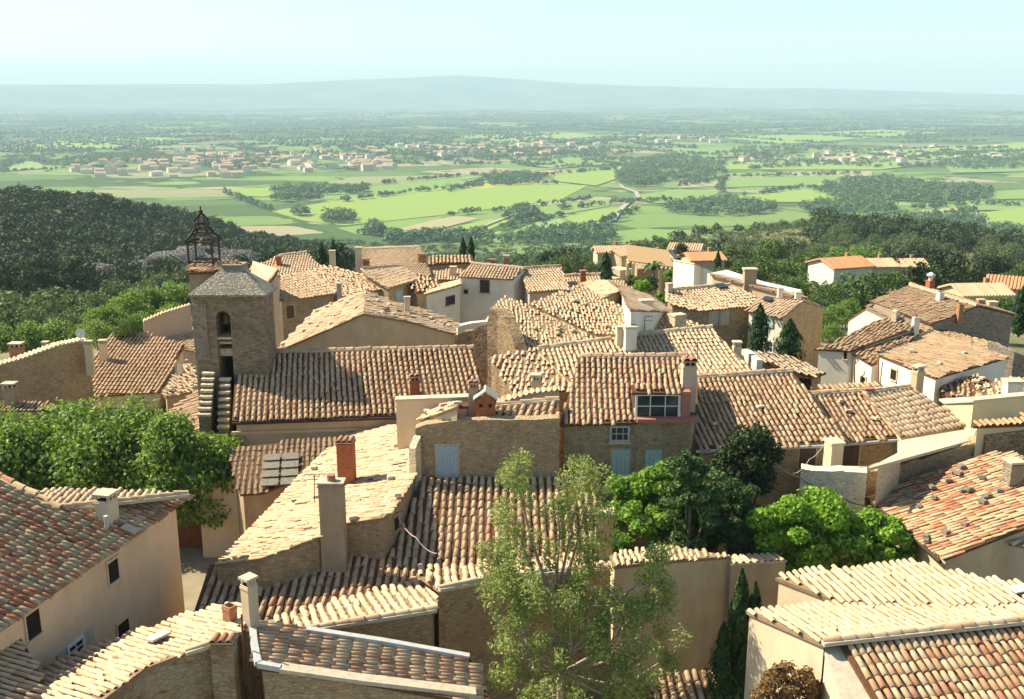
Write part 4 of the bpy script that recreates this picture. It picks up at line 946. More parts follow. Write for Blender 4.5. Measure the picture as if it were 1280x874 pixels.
# ================================================================== BEHIND THE CHURCH AND THE MIDDLE ROOFS
def Hs(label, facets, base, wall='plaster_tan', name='village_house', cat='house', group=None): return House(name, label, facets, base, wall, cat, group)
GB = 21
# left of the tower
B1 = Hs('isolated red tiled house with two slender cream chimneys above the plane trees', [
    Facet(PA(199, 490, 15.6, -2, 17), [(76, 498), (141, 417), (186, 418), (231, 431), (200, 490)], 'tile_mix', sp=.22, L=.38, seg=4, caps=(1,), jit=.006, wob=.05)], GB, 'plaster_beige')
B1.chimney((107, 426, 117, 458), 49.3, mat='plaster_yellow', cap='slab', rz=.1); B1.chimney((124, 425, 134, 452), 0, mat='plaster_yellow', cap='slab')
B1w = at_y(223, 460, 50.2); opening(B1.e, (221, 454, 227, 467), B1w, np.array([.6, -.8, 0]), 'shut', 'white_paint', cols=1)
B2 = Hs('pale tiled roof stepped between the red tiled house and the church tower', [
    Facet(PA(231, 436, 15.3, -20, 13), [(176, 430), (184, 420), (196, 412), (246, 408), (250, 440), (231, 437)], 'tile_pale', sp=.19, L=.31, hf=.75, jit=.03)], GB, 'plaster_pink')
wall_run('rendered_parapet', 'pinkish long parapet with tile coping left of the church tower', [(179, 403, 62), (205, 392, 62.5), (238, 382, 63)], GB, .3, 'plaster_pink', 'tile_cream')
B3 = Hs('tiny debris strewn lean-to roof hard against the left side of the tower', [
    Facet(PA(205, 495, 15.5, 60, 14), [(203, 488), (232, 452), (252, 462), (252, 486), (206, 497)], 'tile_pale', sp=.19, L=.31, hf=.75, jit=.05, missing=.15, lumps=8)], GB, 'plaster_brown', name='lean_to', cat='outbuilding')
B4 = Hs('bleached sloping roof at the foot of the church tower behind the plane tree', [
    Facet(PA(214, 520, 14.2, -60, 14), [(206, 518), (246, 489), (262, 500), (262, 540), (220, 530)], 'tile_cream', sp=.22, L=.36, jit=.03)], GB, 'plaster_beige')
GW = wall_run('garden_wall', 'long weathered brown garden wall at the far left below the lime green trees', [(-40, 462, 46), (0, 457, 47), (28, 449, 47.5), (72, 433, 48.5), (110, 425, 50)], GB, .4, 'stone_brown', 'tile_cream')
ds = empty('satellite_dish', at_y(101, 428, 49.5), 'white satellite dish on the top of the garden wall', 'satellite dish')
b = MB(); c = at_y(100.5, 416.5, 49.3); k = 12
V = [c+[0, .06, 0]]; 
for i in range(k):
    t = 2*math.pi*i/k; V.append(c+np.array([.26*math.cos(t), -.02, .26*math.sin(t)]))
b.add(V, [(0, 1+i, 1+(i+1) % k) for i in range(k)]); b.tube([c, c+[0, -.25, -.05]], .015, 5); b.build('dish', 'white_paint', ds); b = MB(); b.tube([at_y(101, 428, 49.5), c+[0, .06, 0]], .025, 5); b.build('mast', 'zinc', ds)
for r_, Y, m, l in (((12, 429, 28, 452), 48.6, 'terracotta', 'stout pink chimney behind the left garden wall'), ((52, 427, 60, 437), 50, 'plaster_beige', 'tiny chimney poking above the left garden wall'),
                    ((119, 409, 130, 422), 64, 'brick', 'red brick chimney stub between the dish and the red roof'), ((4, 479, 20, 505), 44, 'plaster_brown', 'weathered brown chimney low at the left edge beside the tree')):
    tag(chimney(None, r_, at_y((r_[0]+r_[2])/2, r_[3], Y), 0, mat=m, cap='slab', sink=2), l, 'chimney')
Hs('thin line of old tiles at the left edge just above the plane trees', [Facet(PA(30, 505, 13.8, 0, 12), [(-40, 502), (66, 504), (70, 513), (-40, 513)], 'tile_brown', sp=.19, L=.31, hf=.75, jit=.03)], GB, 'plaster_brown')
# K1 gable house
K1P = PT((344, 440, 45), (455, 392, 45), (457, 364, 50.6)); K1Q = PT((455, 392, 45), (569, 417, 45), (457, 364, 50.6))
K1 = Hs('broad gabled barn with blazing pale left slope and stained tan gable', [
    Facet(K1P, [(344, 440), (455, 392), (457, 364), (396, 386)], 'tile_cream', sp=.19, L=.31, hf=.75, jit=.035, wob=.8, missing=.06, lumps=12, skip=(1,), inset=.08),
    Facet(K1Q, [(455, 392), (512, 402), (569, 417), (572, 405), (545, 392), (487, 375), (457, 364)], 'tile_pale', sp=.19, L=.31, hf=.75, jit=.05, wob=1, missing=.12, lumps=14, skip=(6,), inset=.08)], 15, 'plaster_tan', name='barn', cat='barn')
K1.chimney((510, 370, 516, 391), 1, mat='plaster_beige', cap='slab', holes=False); K1.chimney((480, 383, 493, 392), 1, mat='terracotta', cap='tiles', holes=False)
# K2
K2P = PE((352, 377), (421, 366), 11.0, 17, 20)
K2 = Hs('stone house with hipped roof and one brown window right behind the tower', [
    Facet(K2P, [(349, 376), (420, 367), (386, 339), (351, 344)], 'tile_pale', sp=.19, L=.31, hf=.75, jit=.01, caps=(1,), wob=.1)], GB, 'stone_brown')
K2.win((358, 382, 367, 398), 0, 0, 'shut', 'shutter_brown'); K2.chimney((421, 354, 427, 374), 54.5, mat='plaster_pink', cap='none', dratio=1, holes=False)
K2b = wall_run('rendered_parapet', 'tall cream gable wall with scrap of red tiles just right of the tower', [(331, 362, 53.5), (337, 352, 53.6), (347, 336, 53.9)], GB, 3.5, 'plaster_pink', cap=False)
rr = MB(); ff = Facet(PT((331, 361, 53.4), (347, 337, 53.8), (335, 338, 56)), [(331, 362), (347, 338), (346, 330), (333, 340)], 'tile_red', sp=.24, L=.38); facet_geo(rr, ff, (0, 1, 2)); rr.build('roof', ['tile_red', 'bed_clay_shaded', 'mortar'], K2b)
K3 = Hs('far pale hipped roof topmost behind the church tower', [
    Facet(PA(353, 345, 11.4, 5, 15), [(306, 338), (348, 320), (383, 316), (402, 333), (386, 338), (353, 345)], 'tile_cream', sp=.19, L=.31, hf=.75, caps=(1,))], GB, 'plaster_beige')
K3.chimney((345, 320, 352, 332), 0, mat='brick', cap='slab', holes=False)
K4 = Hs('long bleached roof running down between the hipped house and the barn', [
    Facet(PA(455, 366, 11.2, 38, 11), [(386, 339), (402, 332), (436, 338), (472, 348), (486, 360), (457, 364), (440, 372), (424, 368)], 'tile_cream', sp=.19, L=.31, hf=.75, jit=.03, wob=.8)], GB, 'plaster_tan')
tag(chimney(None, (412, 313, 420, 345), at_y(416, 345, 66), 0, mat='plaster_beige', cap='slab', holes=False), 'thin tall pale chimney between the two small cypresses', 'chimney')
K5P = PE((486, 361), (526, 349), 11.0, 16, 30)
K5 = Hs('stone house with pale tiles and a tall white shuttered window behind the barn', [
    Facet(K5P, [(486, 361), (526, 349), (504, 333), (452, 336), (455, 342)], 'tile_pale', sp=.19, L=.31, hf=.75, caps=(2,))], GB, 'stone_brown')
K5.win((495, 364, 503, 378), 0, 0, 'shut', 'shutter_blue', cols=1)
K5b = Hs('brownish ruined house low between the stone house and the white house', [
    Facet(PA(530, 360, 11.3, 10, 14), [(505, 352), (522, 342), (545, 348), (548, 362), (520, 366)], 'tile_mix', sp=.25, L=.4, jit=.04)], GB, 'stone_brown')
K6P = PE((452, 336), (539, 343), 11.0, 19, 5)
K6 = Hs('far house with a large sunny tile slope and a red chimney at each end', [
    Facet(K6P, [(452, 337), (539, 344), (525, 309), (449, 312)], 'tile_pale', sp=.19, L=.31, hf=.75, caps=(2,), jit=.008, wob=.1)], GB, 'plaster_tan')
K6.chimney((444, 309, 453, 337), 63.5, mat='plaster_beige', cap='slab', holes=False); K6.chimney((453, 323, 462, 337), 62.8, mat='brick', cap='slab'); K6.chimney((522, 317, 530, 330), 0, mat='brick', cap='slab')
K7 = Hs('low flat roofed house with dark wall between the sunny slope and the white house', [
    Facet(PA(560, 331, 11.3, 5, 7), [(533, 331), (534, 321), (590, 319), (592, 328)], 'tile_mix', sp=.26, L=.4)], GB, 'plaster_brown')
K7b = Hs('small striped tile roof with a stub chimney left of the white house', [
    Facet(PA(560, 351, 11.4, 0, 18), [(541, 350), (540, 338), (578, 336), (580, 349)], 'tile_pale', sp=.19, L=.31, hf=.75)], GB, 'plaster_tan')
K7b.chimney((562, 333, 571, 345), 0, mat='plaster_pink', cap='slab', holes=False)
# K8 white house
K8P = PE((572, 346), (641, 349), 10.7, 17, -14)
f8 = Facet(K8P, [(572, 346), (641, 349), (655, 336), (589, 330)], 'tile_pale', sp=.2, L=.32, caps=(2,), wob=.1, skip=(2,), flush=(1,))
K8 = Hs('two storey white rendered house with small brown windows in the centre distance', [f8, backslope(f8, 2, 3, 2.2, 17, mat='tile_pale', sp=.2, L=.32, skip=(0,), flush=(3,))], GB, 'plaster_white')
K8.win((600, 350, 612, 366), 0, 0, 'pane', frame='shutter_brown'); K8.win((580, 362, 585, 367), 0, 0, 'dark')
K8b = Hs('lower white wing with a single slope roof attached left of the white house', [
    Facet(PE((533, 368), (575, 355), 10.9, 13, -30), [(531, 368), (576, 355), (577, 346), (560, 350)], 'tile_cream', sp=.19, L=.31, hf=.75, inset=.06)], GB, 'plaster_white')
K8b.win((557, 370, 568, 381), 0, 0, 'pane', frame='shutter_brown'); 
wall_run('rendered_parapet', 'low white parapet step below the white house', [(572, 408, 51), (590, 404, 51.2), (609, 402, 51.4), (612, 394, 51.4)], 16, .4, 'plaster_white', cap=False)
K9 = Hs('sunlit tiled house just right of the white house', [
    Facet(PE((672, 365), (712, 362), 11.3, 17, 5), [(660, 366), (713, 362), (701, 333), (650, 336)], 'tile_pale', sp=.19, L=.31, hf=.75, caps=(2,))], GB, 'plaster_pink')
K9.chimney((629, 319, 637, 334), 66, mat='terracotta', cap='slab'); K9.chimney((612, 324, 620, 334), 68, mat='brick', cap='slab')
K9b = Hs('low tiled range with a red chimney left of the dark cypress', [
    Facet(PA(720, 361, 11.6, 8, 16), [(713, 362), (704, 345), (750, 343), (752, 358)], 'tile_pale', sp=.19, L=.31, hf=.75, caps=(1,))], GB, 'plaster_beige')
K9b.chimney((725, 338, 733, 355), 0, mat='brick', cap='slab')
# K10 rubble roofs
K10A = Hs('old rubble roof on a dark ragged stone wall in the centre', [
    Facet(PA(690, 434, 10.4, 5, 16), [(612, 386), (632, 370), (662, 382), (757, 421), (746, 430), (672, 436), (646, 442)], 'tile_pale', sp=.165, L=.27, hf=.75, jit=.026, wob=1.0, missing=.05, lumps=10, inset=.03, wall='stone_shaded')], 15, 'stone_shaded')
wall_run('ruined_wall', 'dark shaded rubble wall between the nave and the striped pale roofs', [(568, 420, 43.2), (590, 412, 42.9), (609, 406, 42.6), (612, 388, 42.5), (622, 386, 42.2), (640, 420, 40.5), (645, 441, 40)], 15.5, .5, 'stone_shaded', cap=False, rag=.07)
K10B = Hs('wide straw coloured roof of small uneven tiles in the centre right', [
    Facet(PA(797, 417, 10.0, 6, 14), [(748, 419), (661, 380), (727, 354), (752, 372), (786, 386), (800, 396), (840, 390), (880, 409), (797, 418)], 'tile_pale', sp=.165, L=.27, hf=.75, jit=.024, wob=.8, missing=.03, lumps=5, inset=.03, wall='stone_pale')], 15, 'stone_pale')
K10B.chimney((800, 375, 817, 401), 0, mat='plaster_white', cap='slab', holes=False); K10B.chimney((841, 393, 860, 413), 0, mat='stone_pale', cap='none', holes=False, rz=.3)
K11 = Hs('small gable with a smooth shaded wall rising out of the straw coloured roof', [
    Facet(PT((754, 372, 46), (775, 363, 47.2), (768, 352, 52)), [(753, 373), (776, 363), (760, 350), (728, 354)], 'tile_pale', sp=.19, L=.31, hf=.75, jit=.03, skip=(1,), inset=.04),
    Facet(PT((776, 363, 47.2), (838, 388, 46.2), (768, 352, 52)), [(776, 363), (788, 387), (838, 389), (812, 370), (762, 351)], 'tile_cream', sp=.19, L=.31, hf=.75, jit=.02, inset=.04, wall='plaster_white')], 13, 'plaster_brown')
# G3 pale striped roofs behind the dormer house
G3a = Hs('pale mossy roof slope with a broken left verge next to the dark wall', [
    Facet(PA(650, 493, 10.75, -6, 14), [(612, 446), (672, 436), (718, 486), (702, 492), (646, 497)], 'tile_cream', sp=.22, L=.34, jit=.03, wob=.6, missing=.04, inset=.05, wall='stone_shaded')], 15, 'stone_shaded')
G3b = Hs('long regular tan roof with ridge line behind the dormer house', [
    Facet(PA(870, 472, 10.4, 8, 14), [(672, 436), (762, 425), (792, 419), (889, 410), (944, 467), (870, 474), (724, 486)], 'tile_pale', sp=.19, L=.32, seg=4, caps=(0, 2), jit=.010, wob=.4, inset=.05)], 15, 'plaster_tan')
G3b.chimney((771, 408, 780, 435), 0, mat='plaster_beige', cap='slab', holes=False, wfac=1); G3b.chimney((781, 408, 796, 441), 0, mat='plaster_white', cap='slab', holes=False, wfac=.95, dratio=1)
E0P = PA(1018, 471, 11.2, 22, 9)
E0 = Hs('low house with grey tiles, a bright white end wall and a dark opening', [
    Facet(E0P, [(946, 449), (930, 437), (990, 445), (1033, 466), (1018, 471)], 'tile_grey', sp=.19, L=.31, hf=.75, jit=.02, wall='stone_brown', inset=.15)], 15, 'stone_brown')
E0.chimney((916, 427, 927, 449), 39.6, mat='plaster_beige', cap='slab', dratio=1)
wall_run('rendered_parapet', 'bright white rendered end wall beside the low grey tiled house', [(926, 437, 40.6), (931, 438, 40.4), (946, 450, 38.6)], 15, .25, 'plaster_white', cap=False)
E0.win((999, 473, 1014, 487), 0, 4, 'dark', frame='stone_brown')
Hs('short dark brown tile edge behind the right terrace roofs', [Facet(PA(1060, 490, 11.4, 10, 14), [(1022, 484), (1100, 478), (1106, 486), (1028, 493)], 'tile_brown', sp=.22, L=.36)], 15, 'plaster_brown', name='lean_to', cat='outbuilding')
# H1 twin stone houses
H1P = PE((874, 388), (938, 382), 10.9, 14, 10)
H1 = Hs('stone house with a hipped straw roof and grey shutters behind two cypresses', [
    Facet(H1P, [(838, 380), (832, 363), (912, 357), (946, 371), (938, 382), (874, 388.5)], 'tile_pale', sp=.19, L=.31, hf=.75, jit=.02, wob=.5, caps=(1,))], GB, 'stone_brown')
H1.win((886, 389, 896, 406), 0, 4, 'shut', 'shutter_grey'); H1.win((900, 388, 910, 405), 0, 4, 'shut', 'shutter_grey')
H1.chimney((834, 354, 842, 366), 0, mat='plaster_beige', cap='slab', holes=False)
sk = MB(); q = at_plane(904, 362, H1P); sk.obox(q+H1P[1]*.12-H1P[3]*.3, H1P[3]*.6, H1P[2]*-.5, H1P[1]*.05); sk.build('skylight', 'glass', H1.roof)
H2P = PE((933, 388), (978, 397), 11.0, 16, -28)
pk = at_plane(1003, 376, H2P)
f1b = Facet(H2P, [(933, 388), (978, 397), (1003, 376), (951, 371)], 'tile_pale', sp=.2, L=.32, hf=.75, jit=.02, skip=(2,), flush=(1,), wall='plaster_white')
H1b = Hs('stone house with white front, mossy tiles and a broad brown side gable', [f1b, backslope(f1b, 2, 3, 2.6, 16, mat='tile_pale', sp=.2, L=.32, skip=(0,), flush=(3,), wall='stone_brown')], GB, 'stone_brown')
H1b.win((958, 396, 967, 409), 0, 0, 'shut', 'shutter_green'); H1b.win((958, 426, 967, 441), 0, 0, 'pane', frame='white_paint')
gb = MB(); A = f1b.pts[1]; C_ = H1b.f[1].pts[3]; A = A-[0, 0, .08]; C_ = C_-[0, 0, .08]; o_ = np.array([.01, -.012, 0])
gb.add([np.array([A[0], A[1], -GB])+o_, np.array([C_[0], C_[1], -GB])+o_, C_+o_, pk-[0, 0, .1]+o_, A+o_], [(0, 1, 2, 3, 4)]); gb.build('gable', 'stone_brown', H1b.e)
sk = MB(); q = at_plane(952, 377, H2P); sk.obox(q+H2P[1]*.12, H2P[3]*.5, H2P[2]*-.4, H2P[1]*.05); sk.build('skylight', 'glass', H1b.roof)
wall_run('rendered_parapet', 'long white wall sloping down behind the twin stone houses', [(884, 342, 60), (930, 357, 58), (978, 368, 56)], GB, 2.0, 'plaster_white', cap=False)
Hs('buff roof strip behind the long white wall', [Facet(PT((884, 341, 60.3), (990, 368, 56), (905, 338, 64)), [(888, 343), (990, 370), (1010, 372), (905, 340)], 'tile_pale', sp=.19, L=.31, hf=.75)], GB, 'plaster_tan')
for r_, Y, m, l, cpx in (((929, 336, 946, 362), 57.5, 'plaster_brown', 'square brown chimney with brick rim above the long white wall', 'slab'), ((972, 360, 979, 374), 54.5, 'plaster_white', 'small white chimney behind the mossy roof', 'slab'), ((994, 365, 1002, 377), 54, 'plaster_white', 'second small white chimney at the right end of the mossy roof', 'slab')):
    tag(chimney(None, r_, at_y((r_[0]+r_[2])/2, r_[3], Y), 0, mat=m, cap=cpx, holes=False, sink=3), l, 'chimney')
# tower block and pergola house
H0 = Hs('windowless tall block with one sunlit and one grey face in the distance', [
    Facet(PT((842, 324, 66), (868, 329, 63.5), (903, 345, 68)), [(841, 324), (868, 329), (905, 346), (880, 334)], 'tile_pale', tiles=False, inset=.02, bed='mortar')], GB, 'plaster_white')
PG = empty('pergola_house', at_y(810, 350, 70), 'terrace house with an ochre pergola roof on yellow posts', 'house')
b = MB(); b.obox(at_y(796, 352, 72)*[1, 1, 0]+[0, 0, -GB], np.array([3.2, 0, 0]), np.array([0, 3, 0]), np.array([0, 0, GB+at_y(800, 336, 72)[2]])); b.build('wall', 'plaster_brown', PG)
b = MB(); A = at_y(785, 327, 69.5); B_ = at_y(842, 335, 68); bk = np.array([.3, 4.5, .5]); b.obox(A, B_-A, bk, np.array([0, 0, .07])); b.build('roof', 'ochre_boards', PG)
b = MB()
for k in range(12): p = A+(B_-A)*k/11; b.obox(p-[0, .25, .16], np.array([.09, 0, 0]), np.array([0, 1.2, .1]), np.array([0, 0, .12]))
b.build('beams', 'plaster_yellow', PG)
for k in (0, .12, .72, .95):
    b = MB(); p = A+(B_-A)*k; b.box((p[0], p[1]+.1, p[2]-2.3), .22, .22, 2.2); b.build('post', 'plaster_yellow', PG)
wall_run('rendered_parapet', 'stepped grey white parapet left of the pergola', [(764, 349, 70), (775, 347, 70), (775, 338, 70), (792, 336, 71)], GB, 1.5, 'plaster_beige', cap=False)
Hs('small pale roof low between the cypress and the pergola shrubs', [Facet(PA(775, 362, 12.0, -10, 12), [(757, 360), (764, 350), (790, 352), (794, 366), (770, 368)], 'tile_cream', sp=.19, L=.31, hf=.75)], GB, 'plaster_beige')
# ---- right group
H3P = PE((1087, 377), (1164, 405), 11.9, 14, -40)
f3 = Facet(H3P, [(1087, 377), (1164, 405), (1222, 382), (1138, 356)], 'tile_brown', sp=.2, L=.32, hf=.75, jit=.03, wob=.8, skip=(2,), flush=(1,), wall='stone_grey', caps=(2,))
H3 = Hs('large house with a wide brown slope, dark stone gable and dome capped chimney', [f3, backslope(f3, 2, 3, 2.4, 14, mat='tile_brown', sp=.2, L=.32, skip=(0,), flush=(3,), wall='stone_grey')], GB, 'stone_grey')
H3.chimney((1167, 365, 1176, 377), 0, mat='plaster_white', cap='none'); H3.chimney((1193, 380, 1200, 393), 0, mat='terracotta', cap='none')
H3.chimney((1154, 348, 1164, 361), 0, mat='brick', cap='hood'); 
for r_, Y, m in (((1222, 374, 1231, 386), 56, 'terracotta'), ((1235, 377, 1247, 390), 56.5, 'plaster_beige')):
    chimney(H3.roof, r_, at_y((r_[0]+r_[2])/2, r_[3], Y), 0, mat=m, cap='slab', holes=False)
H4s = Hs('little white gabled house with a round vent behind the white terrace', [
    Facet(PT((1060, 400, 50), (1083, 385, 49), (1100, 382, 54)), [(1060, 400), (1083, 385), (1092, 380), (1075, 392)], 'tile_pale', tiles=False, inset=.03, skip=(1,)),
    Facet(PT((1083, 385, 49), (1111, 397, 48), (1100, 382, 54)), [(1083, 385), (1111, 398), (1122, 392), (1092, 380)], 'tile_pale', sp=.19, L=.31, hf=.75, inset=.03)], GB, 'plaster_white')
H4aP = PE((1041, 431), (1065, 439), 11.5, 13, -50)
H4a = Hs('white terraced house with brown tile slope and one small window, leftmost of the white row', [
    Facet(PA(1063, 438, 11.2, -45, 13), [(1018, 436), (1063, 438.5), (1142, 410), (1123, 394), (1094, 401), (1041, 429)], 'tile_brown', sp=.19, L=.31, hf=.75, jit=.03, wob=.6, inset=.08)], 19, 'plaster_white')
H4a.win((1055, 436, 1059, 449), 0, 0, 'dark', frame='plaster_beige')
H4b = Hs('lower brown tile slope in the middle of the white row', [
    Facet(PA(1090, 455, 11.5, -40, 12), [(1063, 440), (1090, 456), (1100, 452), (1143, 422), (1142, 411)], 'tile_brown', sp=.19, L=.31, hf=.75, jit=.03, inset=.08)], 19, 'plaster_white')
H4b.win((1076, 471, 1082, 480), 0, 0, 'dark', frame='plaster_beige')
H4cP = PT((1098, 443, 42.5), (1170, 472, 38.5), (1166, 414, 47))
H4c = Hs('white house with a big flat looking brown roof at right centre', [
    Facet(H4cP, [(1098, 443), (1170, 472), (1261, 446), (1166, 414)], 'tile_brown', sp=.19, L=.31, hf=.75, jit=.02, wob=.6, r=.36, inset=.06, lumps=3, wall='plaster_white', caps=(3,))], 19, 'plaster_white')
H4c.win((1114, 462, 1121, 475), 0, 0, 'dark', frame='plaster_beige')
vw = MB(); A, B_ = H4c.f[0].wl[1]; 
for hs_, px_, y0_, y1_ in ((H4c, 1170, 445, 495),):
    pass
for px_, y0_, y1_, Y in ((1068, 452, 482, 43.5), (1098, 448, 492, 42.3)):
    dpp = MB(); dpp.tube([at_y(px_, y0_, Y), at_y(px_, y1_+10, Y)], .04, 6); dpp.build('downpipe', 'terracotta', H4b.e if px_ < 1080 else H4c.e)
H4c.chimney((1140, 398, 1148, 425), 47.5, mat='plaster_white', cap='pipe', dratio=1); H4a.chimney((1113, 388, 1120, 402), 0, mat='plaster_beige', cap='none', holes=False)
Hs('dark brown shed roof behind the big flat brown roof', [Facet(PA(1200, 432, 12.6, 15, 8), [(1142, 410), (1150, 404), (1248, 430), (1262, 440), (1240, 440)], 'tile_brown', sp=.19, L=.31, hf=.75)], GB, 'plaster_brown')
H4d = Hs('uneven grey brown low roofs at the right below the big flat brown roof', [
    Facet(PA(1190, 498, 11.6, -20, 12), [(1173, 484), (1218, 468), (1240, 476), (1250, 498), (1190, 500)], 'tile_brown', sp=.19, L=.31, hf=.75, jit=.05, missing=.1, lumps=5)], 19, 'plaster_tan')
H4e = Hs('second low roof of disordered tiles at the right edge beside a white chimney', [
    Facet(PA(1240, 496, 11.3, -15, 12), [(1222, 486), (1262, 470), (1300, 476), (1300, 500), (1244, 498)], 'tile_pale', sp=.19, L=.31, hf=.75, jit=.05, missing=.1, lumps=5)], 19, 'plaster_tan')
wall_run('ruined_wall', 'grey stone wall at the right edge below the dark gable', [(1235, 428, 47), (1268, 440, 46), (1300, 452, 46)], 19, .4, 'stone_grey', cap=False)
# far houses at the edge of the village
def far_house(label, px, py, Y, w_, d_, h_, rz, tm='tile_pale', wm='plaster_beige', rh=None, group=None, base=None):
    p = at_y(px, py, Y); hz = h_; e = empty('country_house', (p[0], p[1], p[2]-hz), label, 'house', group)
    rh = rh or w_*.14; c, s_ = math.cos(rz), math.sin(rz); X = lambda a, b_, z: np.array([p[0]+a*c-b_*s_, p[1]+a*s_+b_*c, p[2]+z])
    b = MB(); W, Dd = w_/2, d_/2
    V = [X(-W, -Dd, -hz-4), X(W, -Dd, -hz-4), X(W, Dd, -hz-4), X(-W, Dd, -hz-4), X(-W, -Dd, 0), X(W, -Dd, 0), X(W, Dd, 0), X(-W, Dd, 0), X(-W, 0, rh), X(W, 0, rh)]
    b.add(V, [(0, 1, 5, 4), (2, 3, 7, 6)]); b.add(V, [(1, 2, 6, 9, 5), (3, 0, 4, 8, 7)]); b.build('wall', wm, e)
    b = MB(); o_ = .3; k = rh/Dd
    A, B_, Cc, D_ = X(-W-o_, -Dd-o_, -o_*k+.05), X(W+o_, -Dd-o_, -o_*k+.05), X(W+o_, 0, rh+.05), X(-W-o_, 0, rh+.05); E_, F_ = X(-W-o_, Dd+o_, -o_*k+.05), X(W+o_, Dd+o_, -o_*k+.05)
    for q in ((A, B_, Cc, D_), (D_, Cc, F_, E_)):
        n = np.cross(q[1]-q[0], q[2]-q[1]); n /= np.linalg.norm(n); b.obox(q[0], q[1]-q[0], q[3]-q[0], n*.12, 0)
        T = np.linalg.norm(q[1]-q[0]); m = int(T/.3); dn = (q[3]-q[0]); 
        for i in range(m): b.obox(q[0]+(q[1]-q[0])*(i+.3)/m+n*.10, (q[1]-q[0])*.45/m, dn, n*.1)
    b.build('roof', tm, e)
    for i, xx in enumerate((-.5, .3)):
        b = MB(); o = X(W*xx, -Dd-.02, -hz*.62); b.obox(o, X(.8, 0, 0)-X(0, 0, 0), X(0, -.05, 0)-X(0, 0, 0), np.array([0, 0, 1.0])); b.build('window', 'shutter_brown', e)
    b = MB(); q = X(W*.5, Dd*.2, rh*.7); b.box(q, .42, .42, .8, rz); b.build('chimney', 'terracotta', e)
    return e
FH = [('far house with an orange red roof and white gable among the trees on the right', 1050, 331, 120, 5.5, 5, 5, .35, 'tile_orange', 'plaster_white'),
 ('long pale roofed annex right of the orange red roof', 1090, 331, 126, 4.6, 4, 3, .1, 'tile_pale', 'plaster_beige'),
 ('low buff roof almost hidden by trees right of the annex', 1130, 331, 130, 4.6, 4, 3, .05, 'tile_pale', 'plaster_beige'),
 ('wide beige hipped bungalow beyond the brown house', 1220, 365, 92, 4.6, 4, 3, .1, 'tile_pale', 'plaster_tan'),
 ('pink white house with terracotta roof at the right edge', 1272, 357, 95, 5, 5, 4.5, -.5, 'tile_orange', 'plaster_white'),
 ('small pale bungalow left of the round dark tree', 815, 322, 118, 3.4, 3.5, 3, .25, 'tile_pale', 'plaster_white'),
 ('tiny tan bungalow leftmost beyond the cypress', 762, 314, 125, 3.6, 3, 2.6, .1, 'tile_pale', 'plaster_pink'),
 ('tan roofed bungalow between the tiny bungalow and the pale one', 782, 317, 124, 3.6, 3.5, 3, .5, 'tile_pale', 'plaster_tan'),
 ('pink roofed villa with two small chimneys right of the round dark tree', 878, 323, 112, 3.8, 4, 3.2, .15, 'tile_orange', 'plaster_pink'),
 ('pale gable roof peeping above the pink roofed villa', 858, 311, 122, 3.6, 4, 3, -.3, 'tile_pale', 'plaster_white')]
for a in FH: far_house(a[0], *a[1:8], tm=a[8], wm=a[9])
# ================================================================== TREES IN AND ROUND THE VILLAGE
def gp(px, Y, z=-G):
    """ground point seen in column px at distance Y"""
    dd = Y*cp-z*sp; return np.array([(px-CXP)/F*dd, Y, z])
def tree_at(name, label, px, ytop, Y, wpx, hpx, z, leafm, leaf, nleaf, **k):
    """crown top at pixel ytop, crown wpx x hpx pixels; stands on ground height z"""
    topz = at_y(px, ytop, Y)[2]; base = gp(px, Y, z); base[0] = at_y(px, ytop+hpx/2, Y)[0]; D = Y*cp-topz*sp
    rx = wpx/2/F*D; return tree(name, label, base, topz-z+.12, rx, k.pop('ry', rx*.9), hpx/F*D/cp*k.pop('ck', 1.0), leafm, leaf, nleaf, **k)
# plane trees on the square
tree_at('plane_tree', 'leftmost plane tree cut by the left frame edge', -24, 506, 37, 215, 185, -G, 'leaf_plane', .19, 14000, nclump=48, cr=(.16, .36), shell=.5, group='plane trees on the square')
tree_at('plane_tree', 'second plane tree from the left above the red patched roof', 64, 502, 37.5, 215, 195, -G, 'leaf_plane', .19, 16000, nclump=54, cr=(.16, .36), shell=.5, group='plane trees on the square')
tree_at('plane_tree', 'third plane tree with its crown below the two chimney house', 152, 498, 37.3, 225, 195, -G, 'leaf_plane', .19, 16000, nclump=54, cr=(.16, .36), shell=.5, group='plane trees on the square')
tree_at('plane_tree', 'rightmost plane tree hanging over the dark red gate', 238, 512, 35.5, 165, 180, -G, 'leaf_plane', .17, 16000, nclump=50, cr=(.2, .34), group='plane trees on the square')
gtb = MB(); p = gp(234, 35.6); q = at_y(237, 680, 35.3); gtb.obox((q[0]-.4, 35.3, -G), np.array([.9, 0, 0]), np.array([0, .08, 0]), np.array([0, 0, 2.0])); tag(gtb.build('garden_gate', 'rust', loc=(q[0], 35.3, -G)), 'dark red gate in shadow under the rightmost plane tree', 'gate')
